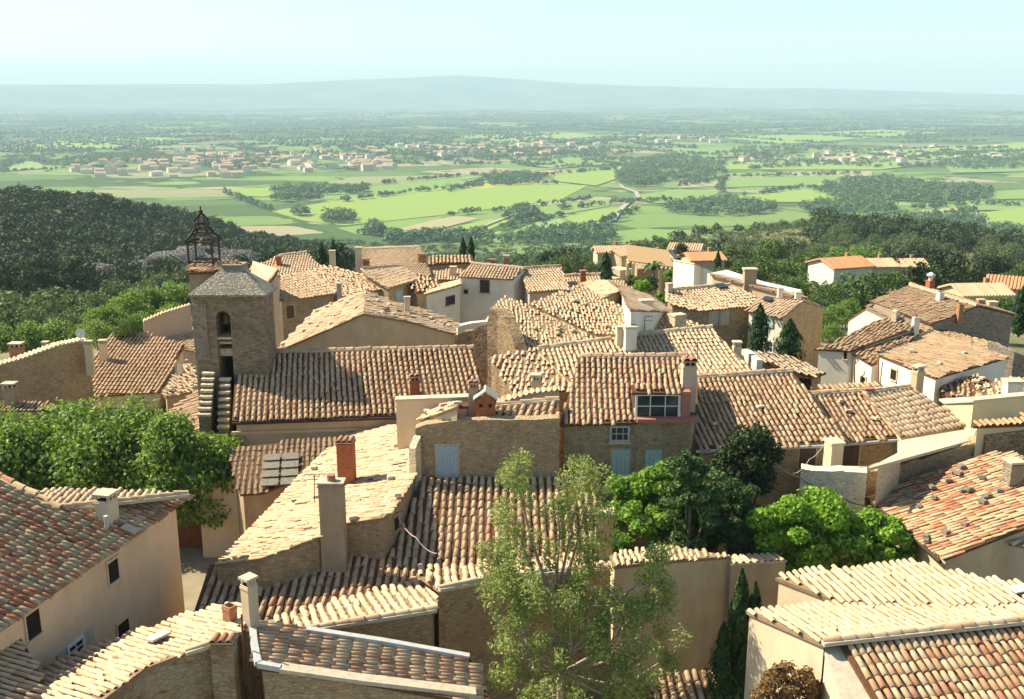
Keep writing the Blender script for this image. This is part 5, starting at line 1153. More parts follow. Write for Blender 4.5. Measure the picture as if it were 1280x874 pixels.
# courtyard trees in the centre right
tree_at('fig_tree', 'bright green broad leaved tree in front of the pale green shutters', 812, 572, 28.2, 150, 150, -G, 'leaf_fig', .15, 10000, nclump=50, cr=(.12, .30), shell=.5, group=None)
tree_at('conifer', 'blue green feathery conifer rising through the bright broad leaved tree', 862, 543, 27.0, 110, 200, -G, 'leaf_conifer', .11, 12000, nclump=70, cr=(.12, .24), squash=.55, elong=1.4)
tree_at('conifer', 'darker conifer filling the gap right of the blue green one', 912, 588, 28, 120, 170, -G, 'leaf_conifer', .11, 10000, nclump=60, cr=(.14, .28), squash=.6, elong=1.3)
tree_at('holm_oak', 'dark rounded evergreen standing against the terrace row eave', 936, 518, 29.6, 88, 130, -G, 'leaf_evergreen', .11, 9000, nclump=34, cr=(.26, .44))
tree_at('lime_tree', 'tallest vivid yellow green tree below the rubble terrace', 1040, 602, 27.5, 165, 150, -G, 'leaf_lime', .13, 13000, nclump=70, cr=(.10, .26), ck=1.1, bottom=-1, shell=.5)
tree_at('lime_tree', 'vivid yellow green tree spreading left towards the dark conifer', 982, 622, 27.0, 130, 130, -G, 'leaf_lime', .13, 9000, nclump=54, cr=(.10, .28), bottom=-1, shell=.5)
tree_at('lime_tree', 'low yellow green tree trailing right in front of the patched roof wall', 1100, 642, 27.2, 100, 100, -G, 'leaf_lime', .13, 7000, nclump=48, cr=(.10, .28), bottom=-1, shell=.5)
tree_at('lime_tree', 'smaller yellow green tree behind the stone pillar', 762, 658, 27.6, 60, 50, -G, 'leaf_lime', .10, 2200, nclump=14, cr=(.3, .45))
# wispy eucalyptus-like tree: several thin leaning stems and loose sprays
def wispy(label, base_px, Y, z, sprays):
    base = gp(base_px, Y, z); e = empty('eucalyptus', base, label, 'tree'); b = MB(); t = MB()
    hub = at_y(700, 842, Y); t.tube([base, base*.5+hub*.5+[.1, 0, 0], hub], [.12, .1, .08], 7)
    hub2 = at_y(693, 760, Y); t.tube([hub, hub*.5+hub2*.5+[-.05, 0, 0], hub2], [.07, .06, .045], 6)
    for (px, py, rx, ry, dy, n) in sprays:
        c = at_y(px, py, Y+dy); D = depth(c); r0 = rx/F*D; r1 = ry/F*D
        st = hub if py > 720 else hub2; mid = st*.45+c*.55+np.array([0, 0, -.25*abs(c[0]-st[0])]); n = int(n*.8); t.tube([st, mid, c, c+[RNG.normal(0, .1), 0, r1*.7]], [.05, .036, .022, .008], 5)
        k = max(5, int(n/100)); cc, rr_ = crown_clumps(k, r0, r0*.8, r1, 0, .16, .36, -1); cc = cc+c
        for q in cc[:6]: t.tube([mid*.3+c*.7, (c+q)/2+[0, 0, -.05], q], [.014, .009, .004], 4)
        P, u = clump_pts(cc, rr_, n, 1.15, .2); leaves(b, P, .078, u, .2, 1.45)
    cro = b.build('crown', 'leaf_euca', e); tk = t.build('trunk', 'bark_pale', e); return e
wispy('wispy tree with thin pale reddish stems and loose olive foliage in the centre foreground', 690, 22.5, -G-.5, [
 (643, 590, 26, 24, .6, 1300), (640, 645, 34, 30, .5, 1300), (655, 690, 44, 30, .2, 1600), (727, 592, 34, 26, .8, 1600), (735, 630, 40, 30, .6, 1700), (700, 660, 36, 34, .5, 1400), (742, 690, 36, 26, .1, 1400),
 (632, 740, 40, 34, -.2, 2200), (690, 740, 50, 38, -.4, 2400), (745, 735, 34, 34, -.3, 1500), (818, 730, 26, 44, .3, 2000), (828, 700, 18, 20, .4, 600), (650, 800, 38, 44, -.5, 2400), (715, 810, 50, 50, -.8, 3200), (775, 790, 40, 44, -.5, 2600),
 (810, 770, 34, 26, 0, 1500), (845, 815, 34, 18, 0, 900), (790, 850, 44, 40, -.9, 2600), (690, 865, 44, 30, -1.1, 1800), (620, 700, 24, 20, .2, 700), (640, 850, 22, 26, -.6, 700)])
# bottom cypress group
spire('cypress', 'ragged twin tipped cypress at the bottom right of centre', gp(912, 22.6, -G), 17.2+at_y(916, 708, 22.6)[2], .50, 'leaf_juniper', 10000, .085, tips=((0, 0, 1, .75), (.38, .1, .93, .7), (.15, -.2, .7, 1.3), (-.3, .1, .42, .8)))
spire('cypress', 'short dark juniper shoot left of the bottom cypresses', gp(893, 22.2, -G), 17.2+at_y(886, 775, 22.2)[2], .36, 'leaf_cypress', 3500, .085)
tree_at('climbing_shrub', 'dry reddish brown bush against the patchy wall at the bottom', 985, 828, 19.3, 110, 90, -G+1.5, 'leaf_dry', .075, 8000, nclump=90, cr=(.08, .2), cat='bush', bottom=-1, shell=.1, ry=.5)
# cypresses further back
for px, yt, yb, Y, w_, l in ((947, 381, 440, 50, 22, 'dark cypress between the two stone houses, left of a pair'), (985, 400, 450, 47, 28, 'broader dark cypress at the corner of the brown side gable'), (757, 316, 358, 66, 14, 'lone dark cypress beside the pergola house'),
                         (403, 305, 334, 72, 8, 'slim cypress left of the thin pale chimney'), (418, 301, 334, 74, 8, 'slimmer cypress right of the thin pale chimney'), (1275, 357, 405, 58, 20, 'dark cypress cut by the right frame edge'),
                         (579, 298, 320, 90, 7, 'small dark cypress behind the low flat roof'), (589, 297, 320, 91, 7, 'second small cypress behind the low flat roof, on the right'), (897, 314, 333, 95, 6, 'little cypress right of the pink villa')):
    b0 = at_y(px, yb, Y); tz = at_y(px, yt, Y)[2]; base = np.array([b0[0], Y, b0[2]-.8]); D = depth(b0)
    spire('cypress', l, base, tz-base[2], w_/2/F*D, 'leaf_cypress', 2600, .13)
# shrubs, palm
for px, yt, Y, w_, h_, lm, l in ((791, 343, 64, 26, 26, 'leaf_scrub', 'rounded garden shrub left of the palm'), (803, 352, 61, 24, 18, 'leaf_lime', 'yellow green low shrub below the pergola'), (812, 345, 63, 22, 26, 'leaf_conifer', 'dark green shrub at the foot of the palm'), (824, 366, 57, 16, 20, 'leaf_fig', 'fresh green bush beside the hipped straw roof'), (838, 340, 67, 18, 14, 'leaf_fig', 'small potted greenery under the pergola')):
    tree_at('garden_shrub', l, px, yt, Y, w_, h_, at_y(px, yt+h_, Y)[2]-1.0, lm, .13, 1400, nclump=16, cr=(.3, .5), cat='shrub', limbs=2)
pb = at_y(817, 360, 63); pt = at_y(817, 337, 63); PL = empty('palm_tree', pb, 'small fan palm on a terrace below the pergola', 'palm tree'); t = MB(); t.tube([pb, pt], [.14, .11], 7); t.build('trunk', 'bark', PL)
b = MB()
for k in range(14):
    a = k*2.4; r_ = .8; pts = [pt, pt+[r_*.5*math.cos(a), r_*.5*math.sin(a), .28*(1+(k % 3)*.4)], pt+[r_*math.cos(a), r_*math.sin(a), -.15+(k % 3)*.25]]
    for j in range(2):
        d = pts[j+1]-pts[j]; s_ = np.cross(d, [0, 0, 1]); s_ = s_/np.linalg.norm(s_)*.13; b.add([pts[j]-s_, pts[j]+s_, pts[j+1]+s_*(.9-j*.7), pts[j+1]-s_*(.9-j*.7)], [(0, 1, 2, 3)])
b.build('crown', 'leaf_conifer', PL)
# broadleaf trees round the village: built once, copied
def proto(kind, leafm, n, leaf, nclump, ck=1.0, tr=.16):
    e = tree(kind, 'x', (0, 0, 0), 7.0*ck, 2.9, 2.9, 5.4*ck, leafm, leaf, n, nclump=nclump, cr=(.24, .42), tr=tr, limbs=4); return e
PR = {'lime': [proto('broadleaf_tree', 'leaf_belt', 3000, .30, 34) for _ in range(2)], 'dark': [proto('broadleaf_tree', 'leaf_mid', 2600, .30, 30) for _ in range(2)], 'scrub': [proto('broadleaf_tree', 'leaf_scrub', 2400, .30, 30)],
      'pine': [proto('pine_tree', 'leaf_pine', 1100, .42, 22, 1.05) for _ in range(4)], 'oak': [proto('holm_oak', 'leaf_evergreen', 1500, .38, 26, .9) for _ in range(2)]}
used = set()
def place(kind, px, ytop, Y, wpx, label, group=None, z=None, hpx=None):
    """crown width wpx pixels; top of the tree at ytop"""
    src = PR[kind][RNG.integers(len(PR[kind]))]; tp = at_y(px, ytop, Y); D = depth(tp); sc = wpx/F*D/5.4; hs = 7.0*(1.05 if kind == 'pine' else .9 if kind == 'oak' else 1)
    sh = sc if hpx is None else hpx/F*D/hs
    base = (tp[0], Y, tp[2]-hs*sh); rz = RNG.uniform(0, 6.28)
    if id(src) in used: return copy_thing(src, base, rz, (sc, sc, sh), label, group)
    used.add(id(src)); src.location = base; src.rotation_euler = (0, 0, rz); src.scale = (sc, sc, sh); src['label'] = label
    if group: src['group'] = group
    return src
# lime green trees behind the garden wall (left)
ORD = []
gl = 'bright trees behind the left garden wall'
for i, (px, yt, Y, w_) in enumerate(((-15, 398, 62, 60), (22, 396, 64, 62), (60, 398, 66, 62), (90, 402, 67, 50), (128, 378, 72, 56), (155, 362, 78, 60), (185, 352, 84, 66), (215, 350, 86, 60), (238, 356, 86, 44), (120, 398, 62, 46), (165, 385, 72, 50), (210, 378, 74, 46))):
    ORD.append((gl, px, place('lime', px, yt, Y, w_, 'x', gl), 'bright light green trees behind the left wall'))
place('dark', 158, 397, 58, 34, 'round dense bright bush just above the two chimney house')
for px, yt, Y, w_ in ((-20, 384, 82, 54), (12, 378, 86, 56), (45, 382, 82, 50), (78, 384, 80, 50), (30, 362, 100, 56), (-15, 360, 104, 56), (100, 376, 84, 48), (125, 362, 92, 48), (60, 372, 95, 50), (100, 362, 100, 56), (150, 342, 108, 56), (190, 336, 112, 50), (228, 325, 118, 60), (285, 322, 110, 46)):
    ORD.append(('s', px, place('scrub', px, yt, Y, w_, 'x', 'trees at the foot of the pine wood'), 'dull green trees below the pine wood'))
# right side trees
rt = 'trees among the houses on the right'
for kind, px, yt, Y, w_ in (('dark', 1075, 338, 96, 76), ('dark', 1040, 352, 92, 56), ('dark', 1108, 335, 104, 56), ('oak', 1160, 326, 108, 60), ('oak', 1190, 322, 104, 64), ('oak', 1215, 330, 100, 50), ('oak', 1240, 336, 105, 56), ('dark', 1020, 366, 84, 44), ('dark', 1000, 345, 98, 44), ('lime', 1032, 383, 76, 42), ('lime', 1048, 378, 78, 38),
                          ('lime', 1040, 402, 68, 34), ('lime', 1060, 372, 80, 36), ('dark', 1250, 368, 78, 40), ('scrub', 1225, 368, 78, 34), ('dark', 990, 358, 90, 40), ('dark', 975, 340, 100, 38), ('scrub', 960, 352, 92, 40), ('oak', 852, 303, 106, 22), ('dark', 870, 338, 90, 30), ('scrub', 905, 330, 90, 44), ('dark', 930, 322, 100, 46), ('dark', 955, 318, 106, 50), ('lime', 985, 320, 112, 50),
                          ('scrub', 915, 318, 112, 44), ('oak', 1110, 318, 130, 52), ('oak', 1140, 312, 136, 52), ('oak', 1180, 308, 134, 56), ('oak', 1250, 318, 128, 60), ('dark', 1010, 310, 126, 52), ('lime', 1085, 304, 136, 52), ('lime', 1050, 306, 140, 50), ('dark', 1280, 328, 118, 50), ('scrub', 1003, 384, 74, 26), ('dark', 1015, 398, 70, 26),
                          ('dark', 700, 318, 130, 40), ('scrub', 725, 310, 130, 40), ('scrub', 745, 322, 118, 32), ('scrub', 676, 322, 134, 34), ('scrub', 770, 300, 150, 36), ('scrub', 800, 296, 152, 36), ('dark', 836, 296, 150, 36), ('scrub', 880, 300, 142, 40), ('scrub', 925, 300, 142, 44), ('dark', 965, 296, 148, 44)):
    g_, l_ = {'dark': (rt, 'mid green trees among the right houses'), 'oak': ('dark evergreens on the right', 'very dark evergreens on the right side'), 'lime': ('light green trees on the right', 'light yellow green trees on the right'), 'scrub': ('grey green trees on the right slope', 'grey green trees on the right slope')}[kind]
    ORD.append((g_, px, place(kind, px, yt, Y, w_, 'x', g_), l_))
NTH = ['leftmost', 'second from the left', 'third from the left', 'fourth from the left', 'fifth from the left', 'sixth from the left', 'seventh from the left', 'eighth from the left', 'ninth from the left', 'tenth from the left', 'eleventh from the left', 'twelfth from the left', 'thirteenth from the left', 'fourteenth from the left', 'fifteenth from the left', 'sixteenth from the left', 'seventeenth from the left', 'eighteenth from the left', 'nineteenth from the left', 'twentieth from the left']
for g_ in {o[0] for o in ORD}:
    L_ = sorted([o for o in ORD if o[0] == g_], key=lambda o: o[1])
    for k, o in enumerate(L_): o[2]['label'] = (NTH[k] if k < len(L_)-1 else 'rightmost')+' of the '+o[3]
# ---- pine woods on the two hills: nearest / largest ones individually, the rest as one mass
def hill_points(n, x0, x1, y0, y1, dens):
    X = RNG.uniform(x0, x1, n); Y = RNG.uniform(y0, y1, n); k = RNG.uniform(size=n) < dens(X, Y); return X[k], Y[k]
def pxy(X, Y, Z):
    d = Y*cp-Z*sp; return CXP+F*X/d, CYP-F*(Y*sp+Z*cp)/d
def dens_left(X, Y):
    Z = Hgt(X, Y); px, py = pxy(X, Y, Z); d = np.where(px < 330, 1.0, np.where(px < 430, .45, .0))
    bare = (((px-150)/100)**2+((py-345)/26)**2 < 1) | (((px-300)/90)**2+((py-318)/22)**2 < 1)
    d = np.where(bare, .4, d); d = np.where((px > 290) & (py > 262) & (py < 300), .3, d); return np.where((py > 385) | (px < -60), 0, d)
def dens_right(X, Y):
    Z = Hgt(X, Y); px, py = pxy(X, Y, Z); d = np.where((px > 690) & (px < 1380), .9, 0); d = np.where((px < 1020) & (py > 284), .12, d); return np.where(py > 345, .1, d)
XL, YL = hill_points(11000, -420, -20, 125, 560, dens_left); XR, YR = hill_points(7000, 0, 330, 150, 560, dens_right)
sp_pts = []
for X, Y, side in ((XL, YL, 'L'), (XR, YR, 'R')):
    o = np.argsort(np.hypot(X, Y)); X, Y = X[o], Y[o]; keep = []; cell = {}
    for x, y in zip(X, Y):       # spacing of at least ~5.5 m
        c = (int(x//4.4), int(y//4.4))
        if c in cell: continue
        cell[c] = 1; keep.append((x, y))
    sp_pts.append(np.array(keep))
NI = 125
def pines(pts, label, group, kinds):
    Z = Hgt(pts[:, 0], pts[:, 1])
    px, py = pxy(pts[:, 0], pts[:, 1], Z)
    idx = np.where((px > -30) & (px < 1310))[0][:NI]; rest = np.setdiff1d(np.arange(len(pts)), idx)
    for i in idx:
        k = kinds[RNG.integers(len(kinds))]; src = PR[k][RNG.integers(len(PR[k]))]; s_ = RNG.uniform(.75, 1.25); s2 = s_*RNG.uniform(.85, 1.2); loc = (pts[i, 0], pts[i, 1], Z[i]-.6)
        if id(src) in used: copy_thing(src, loc, RNG.uniform(0, 6.28), (s_, s_, s2), label, group)
        else: used.add(id(src)); src.location = loc; src['label'] = label; src['group'] = group
    return pts[rest], Z[rest]
rL, zL = pines(sp_pts[0], 'dark pine on the lower slope of the left hillside wood', 'pines on the left hillside', ['pine'])
rR, zR = pines(sp_pts[1], 'dark scrubby pine on the near slope of the right hill', 'pines on the right hill', ['pine', 'scrub', 'scrub'])
def wood(name, P, Z, label, mat, nl, size, rad=(2.2, 3.6), hh=(4.5, 7.5), lab2='wood'):
    n = len(P); b = MB(); r = RNG.uniform(*rad, n); h = RNG.uniform(*hh, n); k = RNG.integers(0, n, n*nl); u = rand_unit(n*nl); u[:, 2] = np.abs(u[:, 2])*1.0-.25
    lob = 1+.22*np.sin(u[:, 0]*5+k)+.18*np.sin(u[:, 1]*6+k*2.)
    pos = np.stack([P[k, 0], P[k, 1], Z[k]+h[k]*.62], 1)+u*np.stack([r[k], r[k], h[k]*.42], 1)*lob[:, None]*(.72+.3*RNG.uniform(size=n*nl))[:, None]
    leaves(b, pos, size, u, .55); t = MB()
    o = b.build(name, mat); return tag(o, label, lab2, kind='stuff')
wood('pine_wood', rL, zL, 'dense dark pine wood covering the hillside at the left', 'leaf_pine', 190, .78)
pxr = pxy(rR[:, 0], rR[:, 1], zR)[0]; sel = RNG.uniform(size=len(rR)) < np.where(pxr < 1000, .5, .8)
wood('pine_wood', rR[sel], zR[sel], 'dark pine wood crowning the low hill at the right', 'leaf_pine', 170, .78)
wood('oak_scrub_wood', rR[~sel], zR[~sel], 'lighter grey green scrub oaks mixed through the wood on the right hill', 'leaf_scrub', 150, .7, (1.8, 3.0), (3, 5))
# low garrigue scrub
def scrub(px0, px1, y0, y1, n, label, mat='leaf_scrub', rad=(.8, 2.4), hh=(1.2, 3.6), nl=75, size=.5, cond=None):
    X = []; 
    A = RNG.uniform(px0, px1, n); Yy = RNG.uniform(y0, y1, n); X = (A-CXP)/F*(Yy*cp+55*sp); 
    if cond is not None: k = cond(X, Yy); X, Yy = X[k], Yy[k]
    return wood('scrub', np.stack([X, Yy], 1), Hgt(X, Yy), label, mat, nl, size, rad, hh, 'scrub')
scrub(660, 1300, 95, 360, 2200, 'grey green garrigue scrub on the slopes below the right hill')
scrub(-60, 640, 85, 330, 1500, 'olive scrub on the bare clearings of the left hillside')
scrub(330, 760, 330, 760, 1100, 'belt of mixed scrub and small trees dropping from the village to the vineyards', 'leaf_conifer', (1.8, 3.6), (3, 7), 60, 1.1)
# ---- plain: hedges, copses, far woods
TP = []   # (x, y, r, h)
def hedge(pts, w=6, step=6, h=6):
    P = [at_h(x, y, PLAIN) for x, y in pts]
    for a, b_ in zip(P[:-1], P[1:]):
        L = np.linalg.norm(b_-a); n = int(L/step)+1
        for i in range(n):
            q = a+(b_-a)*RNG.uniform(); TP.append((q[0]+RNG.normal(0, w*.4), q[1]+RNG.normal(0, w*.4), RNG.uniform(2.2, 4.5)*h/6, RNG.uniform(.7, 1.3)*h))
def copse(cx, cy, rx, ry, n, h=9):
    for _ in range(n):
        a = RNG.uniform(0, 6.28); r_ = RNG.uniform()**.5; q = at_h(cx+rx*r_*math.cos(a), cy+ry*r_*math.sin(a), PLAIN); TP.append((q[0], q[1], RNG.uniform(3.5, 6.5), RNG.uniform(.7, 1.3)*h))
for cx, cy, rx, ry, n in ((424, 275, 20, 5, 70), (845, 212, 62, 15, 500), (800, 226, 30, 9, 240), (1130, 242, 110, 11, 500), (1090, 232, 60, 8, 200), (1180, 246, 60, 10, 220), (960, 190, 50, 5, 130), (1230, 208, 60, 5, 150), (640, 225, 40, 6, 160), (375, 268, 8, 4, 20),
                          (468, 292, 12, 5, 30), (655, 272, 24, 7, 90), (710, 300, 60, 10, 200), (640, 312, 80, 8, 180), (540, 305, 60, 6, 160), (300, 205, 60, 6, 160), (150, 200, 60, 5, 200), (60, 190, 60, 4, 160), (430, 180, 90, 4, 260), (700, 190, 70, 4, 220), (870, 228, 14, 4, 24), (780, 218, 12, 5, 20), (1205, 270, 8, 3, 8), (1060, 262, 60, 8, 200), (900, 262, 70, 8, 240), (1225, 296, 60, 8, 200), (1150, 282, 80, 8, 260), (400, 240, 60, 4, 160), (370, 250, 30, 3, 60)):
    copse(cx, cy, rx, ry, int(n*.8))
for pts in ([(330, 250), (420, 238), (500, 228), (600, 218)], [(430, 252), (520, 240), (610, 232), (700, 230)], [(560, 270), (640, 262), (735, 250)], [(440, 292), (540, 300), (620, 288), (700, 270)], [(610, 314), (650, 300), (730, 288), (800, 262)], [(340, 263), (300, 250), (280, 240)],
            [(640, 226), (700, 218), (770, 212)], [(880, 252), (1000, 236), (1065, 240)], [(900, 240), (905, 222), (1080, 218)], [(840, 234), (905, 224)], [(560, 240), (600, 228), (640, 222)], [(1140, 262), (1220, 256), (1290, 258)], [(1150, 272), (1200, 268), (1225, 262)], [(700, 262), (760, 256), (840, 250)], [(380, 180), (560, 172), (700, 168)], [(880, 200), (1080, 195), (1280, 190)],
            [(0, 215), (120, 210), (250, 212)], [(0, 188), (150, 186), (260, 190)], [(500, 200), (640, 196), (800, 190)]):
    hedge(pts)
for _ in range(560):
    py = 127+RNG.uniform()**1.9*80; px = RNG.uniform(-60, 1340); a = at_h(px, py, PLAIN); th = .5+RNG.choice([0, 1.57])+RNG.normal(0, .12); L = RNG.uniform(90, 420)*(1 if py > 165 else 2.2)
    n = int(L/(7 if py > 165 else 14)); sc_ = 1 if py > 165 else 1.9
    for i in range(n):
        t_ = RNG.uniform(-.5, .5)*L; TP.append((a[0]+math.cos(th)*t_+RNG.normal(0, 4), a[1]+math.sin(th)*t_+RNG.normal(0, 4), RNG.uniform(2.5, 5)*sc_, RNG.uniform(4, 9)))
for cx, cy, rx, ry, n in ((120, 178, 150, 3, 260), (420, 172, 160, 2.5, 260), (300, 165, 220, 2, 260), (900, 158, 260, 3, 420), (760, 148, 200, 2.5, 320), (1100, 146, 220, 2.5, 360), (560, 158, 180, 2, 260), (980, 139, 300, 2, 360), (250, 150, 260, 2, 300), (160, 196, 70, 4, 160), (60, 204, 60, 3, 90), (700, 176, 120, 2.5, 160)):
    for _ in range(n):
        a = RNG.uniform(0, 6.28); r_ = RNG.uniform()**.5; q = at_h(cx+rx*r_*math.cos(a), cy+ry*r_*math.sin(a)+3*math.sin(cx*.1+r_*math.cos(a)*5), PLAIN); k_ = 1+max(0, 175-cy)/22; TP.append((q[0], q[1], RNG.uniform(4, 8)*k_, RNG.uniform(6, 10)))
TP = np.array(TP); rr0 = np.hypot(TP[:, 0], TP[:, 1]); TP = TP[(rr0 > 760) & (rr0 < 9000)]
def far_trees(name, T, nl, label):
    n = len(T); b = MB(); k = np.repeat(np.arange(n), nl); u = rand_unit(n*nl); u[:, 2] = np.abs(u[:, 2])*.95; Z = Hgt(T[:, 0], T[:, 1])
    pos = np.stack([T[k, 0], T[k, 1], Z[k]+T[k, 3]*.35], 1)+u*np.stack([T[k, 2], T[k, 2], T[k, 3]*.6], 1)*RNG.uniform(.75, 1.1, (n*nl, 1))
    leaves(b, pos, 1.0, u, .6); 
    o = b.build(name, 'leaf_conifer'); return tag(o, label, 'trees', kind='stuff')
def far_trees2(T, label):
    n = len(T); b = MB(); k8 = np.arange(6)*math.pi/3; r = T[:, 2]; h = T[:, 3]; Z = Hgt(T[:, 0], T[:, 1]); V = np.zeros((n, 13, 3))
    for lv, (rf, zf) in enumerate(((.85, .15), (1.0, .55))):
        j = RNG.uniform(.75, 1.25, (n, 6)); V[:, lv*6:lv*6+6, 0] = T[:, 0][:, None]+r[:, None]*rf*j*np.cos(k8+lv*.5); V[:, lv*6:lv*6+6, 1] = T[:, 1][:, None]+r[:, None]*rf*j*np.sin(k8+lv*.5); V[:, lv*6:lv*6+6, 2] = (Z+h*zf)[:, None]*1.0
    V[:, 12] = np.stack([T[:, 0], T[:, 1], Z+h], 1)
    q = [(i, (i+1) % 6, 6+(i+1) % 6, 6+i) for i in range(6)]; t = [(6+i, 6+(i+1) % 6, 12) for i in range(6)]; off = (np.arange(n)*13)[:, None, None]
    b.add(V.reshape(-1, 3), (np.array(q)[None]+off).reshape(-1, 4)); v0 = b.n; b.add(np.zeros((0, 3)), (np.array(t)[None]+off-v0+0).reshape(-1, 3))
    o = b.build('hedgerow_trees', 'leaf_conifer'); return tag(o, label, 'trees', kind='stuff')
near = np.hypot(TP[:, 0], TP[:, 1]) < 2300
T = TP[near].copy(); b = None
n = len(T)
k = np.repeat(np.arange(n), 34); u = rand_unit(len(k)); u[:, 2] = np.abs(u[:, 2])*.95; Z = Hgt(T[:, 0], T[:, 1]); b = MB()
pos = np.stack([T[k, 0], T[k, 1], Z[k]+T[k, 3]*.35], 1)+u*np.stack([T[k, 2], T[k, 2], T[k, 3]*.6], 1)*RNG.uniform(.75, 1.1, (len(k), 1)); leaves(b, pos, 2.4, u, .6)
tag(b.build('hedgerow_trees', 'leaf_conifer'), 'hedgerows and copses between the nearer vineyards', 'trees', kind='stuff')
far_trees2(TP[~near], 'far hedgerows and woods scattered over the hazy plain')
# ---- distant town and farms
tw = far_house('small pale house in the distant town on the plain', 420, 200, 2100, 11, 8, 5, .3, 'tile_pale', 'plaster_white', 1.6, 'houses of the distant town')
KIDS[tw] = [c for c in tw.children]; tp0_ = np.array(tw.location)
tw2 = far_house('small pale house in the distant town on the plain', 430, 200, 2100, 9, 9, 6, .3, 'tile_mix', 'plaster_beige', 1.5, 'houses of the distant town')
for e_ in (tw, tw2): KIDS[e_] = [c for c in bpy.data.objects if c.parent == e_ and c.name.split('.')[0] in ('wall', 'roof')]
zones = [(90, 300, 196, 222, 60), (220, 490, 186, 216, 120), (460, 700, 180, 196, 60), (380, 500, 205, 216, 12), (640, 780, 170, 190, 16), (770, 900, 172, 180, 12), (890, 1130, 192, 204, 14), (1030, 1250, 178, 200, 12)]
first = {}
for (x0_, x1_, y0_, y1_, n) in zones:
    for _ in range(n):
        px = RNG.uniform(x0_, x1_); f = (px-x0_)/(x1_-x0_); py = RNG.uniform(y0_, y1_) if x1_ > 500 else np.clip(RNG.normal((y0_+y1_)/2-(f-.5)*4, (y1_-y0_)/4), y0_, y1_)
        p = at_h(px, py, PLAIN); src = tw if RNG.uniform() < .6 else tw2; s_ = RNG.uniform(.9, 1.6)
        copy_thing(src, (p[0], p[1], -PLAIN-1.0), RNG.uniform(-.4, .4)+RNG.choice([0, 1.57]), (s_*1.1, s_, s_*RNG.uniform(.8, 1.1)), 'small pale house in the distant town on the plain' if x1_ < 800 else 'pale farmhouse scattered among the vineyards on the right of the plain', 'houses of the distant town' if x1_ < 800 else 'farmhouses on the plain')
tw.location = at_h(330, 203, PLAIN); tw2.location = at_h(352, 201, PLAIN)
FM = [(868, 229, 1540, 22, 10, 4, .1, 'long white farm building beside the tan field in mid plain'), (1056, 197, 2300, 40, 14, 6, 0, 'large bright white warehouse on the plain right of centre'), (1030, 231, 1500, 16, 9, 5, .3, 'pale farmhouse among trees in the right of the plain'), (1178, 186, 2700, 26, 10, 5, 0, 'distant cream farm near the right edge of the plain'), (1030, 232, 1490, 9, 7, 4, -.3, 'small outbuilding next to the pale farmhouse among trees'), (1262, 200, 2100, 14, 8, 5, .2, 'pale farm at the far right of the plain'), (370, 178, 3300, 6, 6, 22, 0, 'thin pale tower far away on the plain left of centre')]
for px, py, Y, w_, d_, h_, rz, l in FM: far_house(l, px, py, at_h(px, py, PLAIN)[1], w_, d_, h_, rz, 'tile_pale', 'plaster_white', 1.5)
# bare rock faces on the left hillside
stone_mat('rock', (.13, .125, .12), (.17, .165, .16), (.09, .09, .09), (.12, .115, .11), 1.2, 1.0, stain=(.1, .1, .09))
def rock(label, px, py, Y, rx, rz_, n=14):
    c = at_y(px, py, Y); b = MB(); m = 10; V = []
    for i in range(m+1):
        for j in range(n):
            a = 2*math.pi*j/n; t = math.pi*i/m; k = 1+.16*math.sin(3*a+i)+.12*math.sin(5*a-2*i)+RNG.normal(0, .05)
            V.append((c[0]+rx*k*math.sin(t)*math.cos(a), c[1]+rx*.6*k*math.sin(t)*math.sin(a), c[2]+rz_*k*math.cos(t)))
    b.add(V, [(i*n+j, i*n+(j+1) % n, (i+1)*n+(j+1) % n, (i+1)*n+j) for i in range(m) for j in range(n)], 0, True); tag(b.build('rock_outcrop', 'rock', loc=tuple(c)), label, 'rock')
rock('broad grey rock face below the pine wood, left of the two', 130, 356, 180, 11, 3.2); rock('grey rock slope behind the iron belfry', 255, 336, 205, 14, 4)

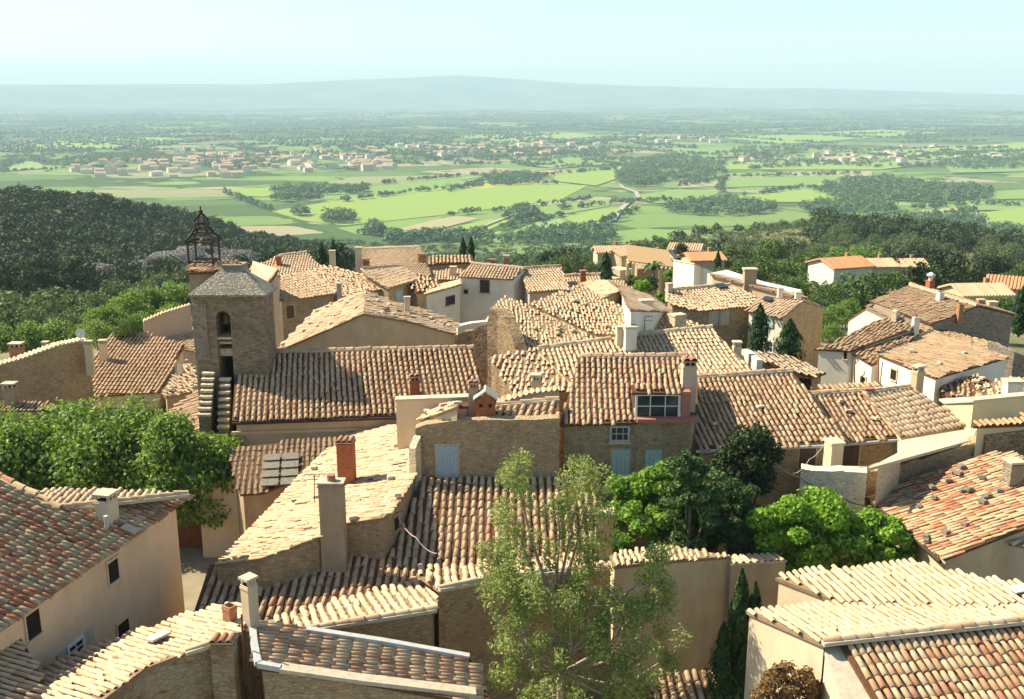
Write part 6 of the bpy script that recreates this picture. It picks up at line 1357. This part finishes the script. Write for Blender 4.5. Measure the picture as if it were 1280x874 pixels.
# ---- aerials and cables
def wire(label, pts, mat, r=.018, name='cable'):
    P = [at_y(*p) for p in pts]; Q = []
    for a, b_ in zip(P[:-1], P[1:]):
        for k in range(6): t = k/6; Q.append(a+(b_-a)*t-np.array([0, 0, .12*4*t*(1-t)]))
    Q.append(P[-1]); b = MB(); b.tube(Q, r, 5); tag(b.build(name, mat, loc=tuple(P[0])), label, 'cable')
wire('thin pale cable hanging from the small window across the red barrel tiles', [(497, 645, 27.5), (520, 672, 26.4), (546, 692, 25.9)], 'cable_pale')
wire('dark cable running along the bright rubble terrace to the patched roof', [(965, 574, 30.6), (1000, 597, 29.8), (1040, 612, 29.2), (1082, 632, 28.8)], 'cable', .022)
wire('pale stay wire rising from the terrace to the beige pier', [(992, 592, 30.2), (1012, 574, 30.8), (1032, 552, 31.4)], 'cable_pale', .014)
def aerial(label, px, y0, y1, Y):
    a, t = at_y(px, y1, Y), at_y(px, y0, Y); b = MB(); b.tube([a, t], .014, 5); h = t[2]-a[2]
    for k, z in enumerate((.0, .18)): b.tube([t-[.35, 0, z*h], t+[.35, .1, -z*h]], .010, 4)
    for k in range(5): x = -.3+k*.15; b.tube([t+[x, -.16, 0], t+[x, .16, 0]], .008, 4)
    tag(b.build('tv_aerial', 'iron', loc=tuple(a)), label, 'aerial')
aerial('thin television aerial on the pale sloping roof left of the brick chimney', 393, 594, 628, 29.0)
aerial('television aerial above the ridge of the brown slope by the dome capped chimney', 970, 343, 368, 57)
aerial('television aerial standing beside the pink chimney of the dormer house', 872, 424, 452, 35.5)
aerial('television aerial above the white chimneys of the tan regular roof', 806, 396, 424, 41)
aerial('television aerial on the far ridge of the barn', 470, 344, 372, 49)
aerial('slender television aerial at the brown flat roof', 1215, 412, 436, 44)
aerial('small television aerial on the far ridge between the white house and the ruin', 700, 330, 352, 60)
# ------------------------------------------------------------------ haze: one even box of air round everything
def haze(dens):
    b = MB(); b.obox((-15000, -14500, -113), np.array([30000, 0, 0]), np.array([0, 29000, 0]), np.array([0, 0, 113+330]))
    m = bpy.data.materials.new('air'); m.use_nodes = True; nt = m.node_tree; nt.nodes.remove(nt.nodes['Principled BSDF'])
    v = nt.nodes.new('ShaderNodeVolumePrincipled'); v.inputs['Density'].default_value = dens; v.inputs['Color'].default_value = (.66, .90, 1.0, 1)
    v.inputs['Anisotropy'].default_value = 0.0
    nt.links.new(v.outputs[0], nt.nodes['Material Output'].inputs['Volume']); MAT['air'] = m
    o = b.build('haze', 'air'); tag(o, kind='stuff', label='pale blue summer haze lying over the plain', cat='haze'); return o
haze(1.65e-4)
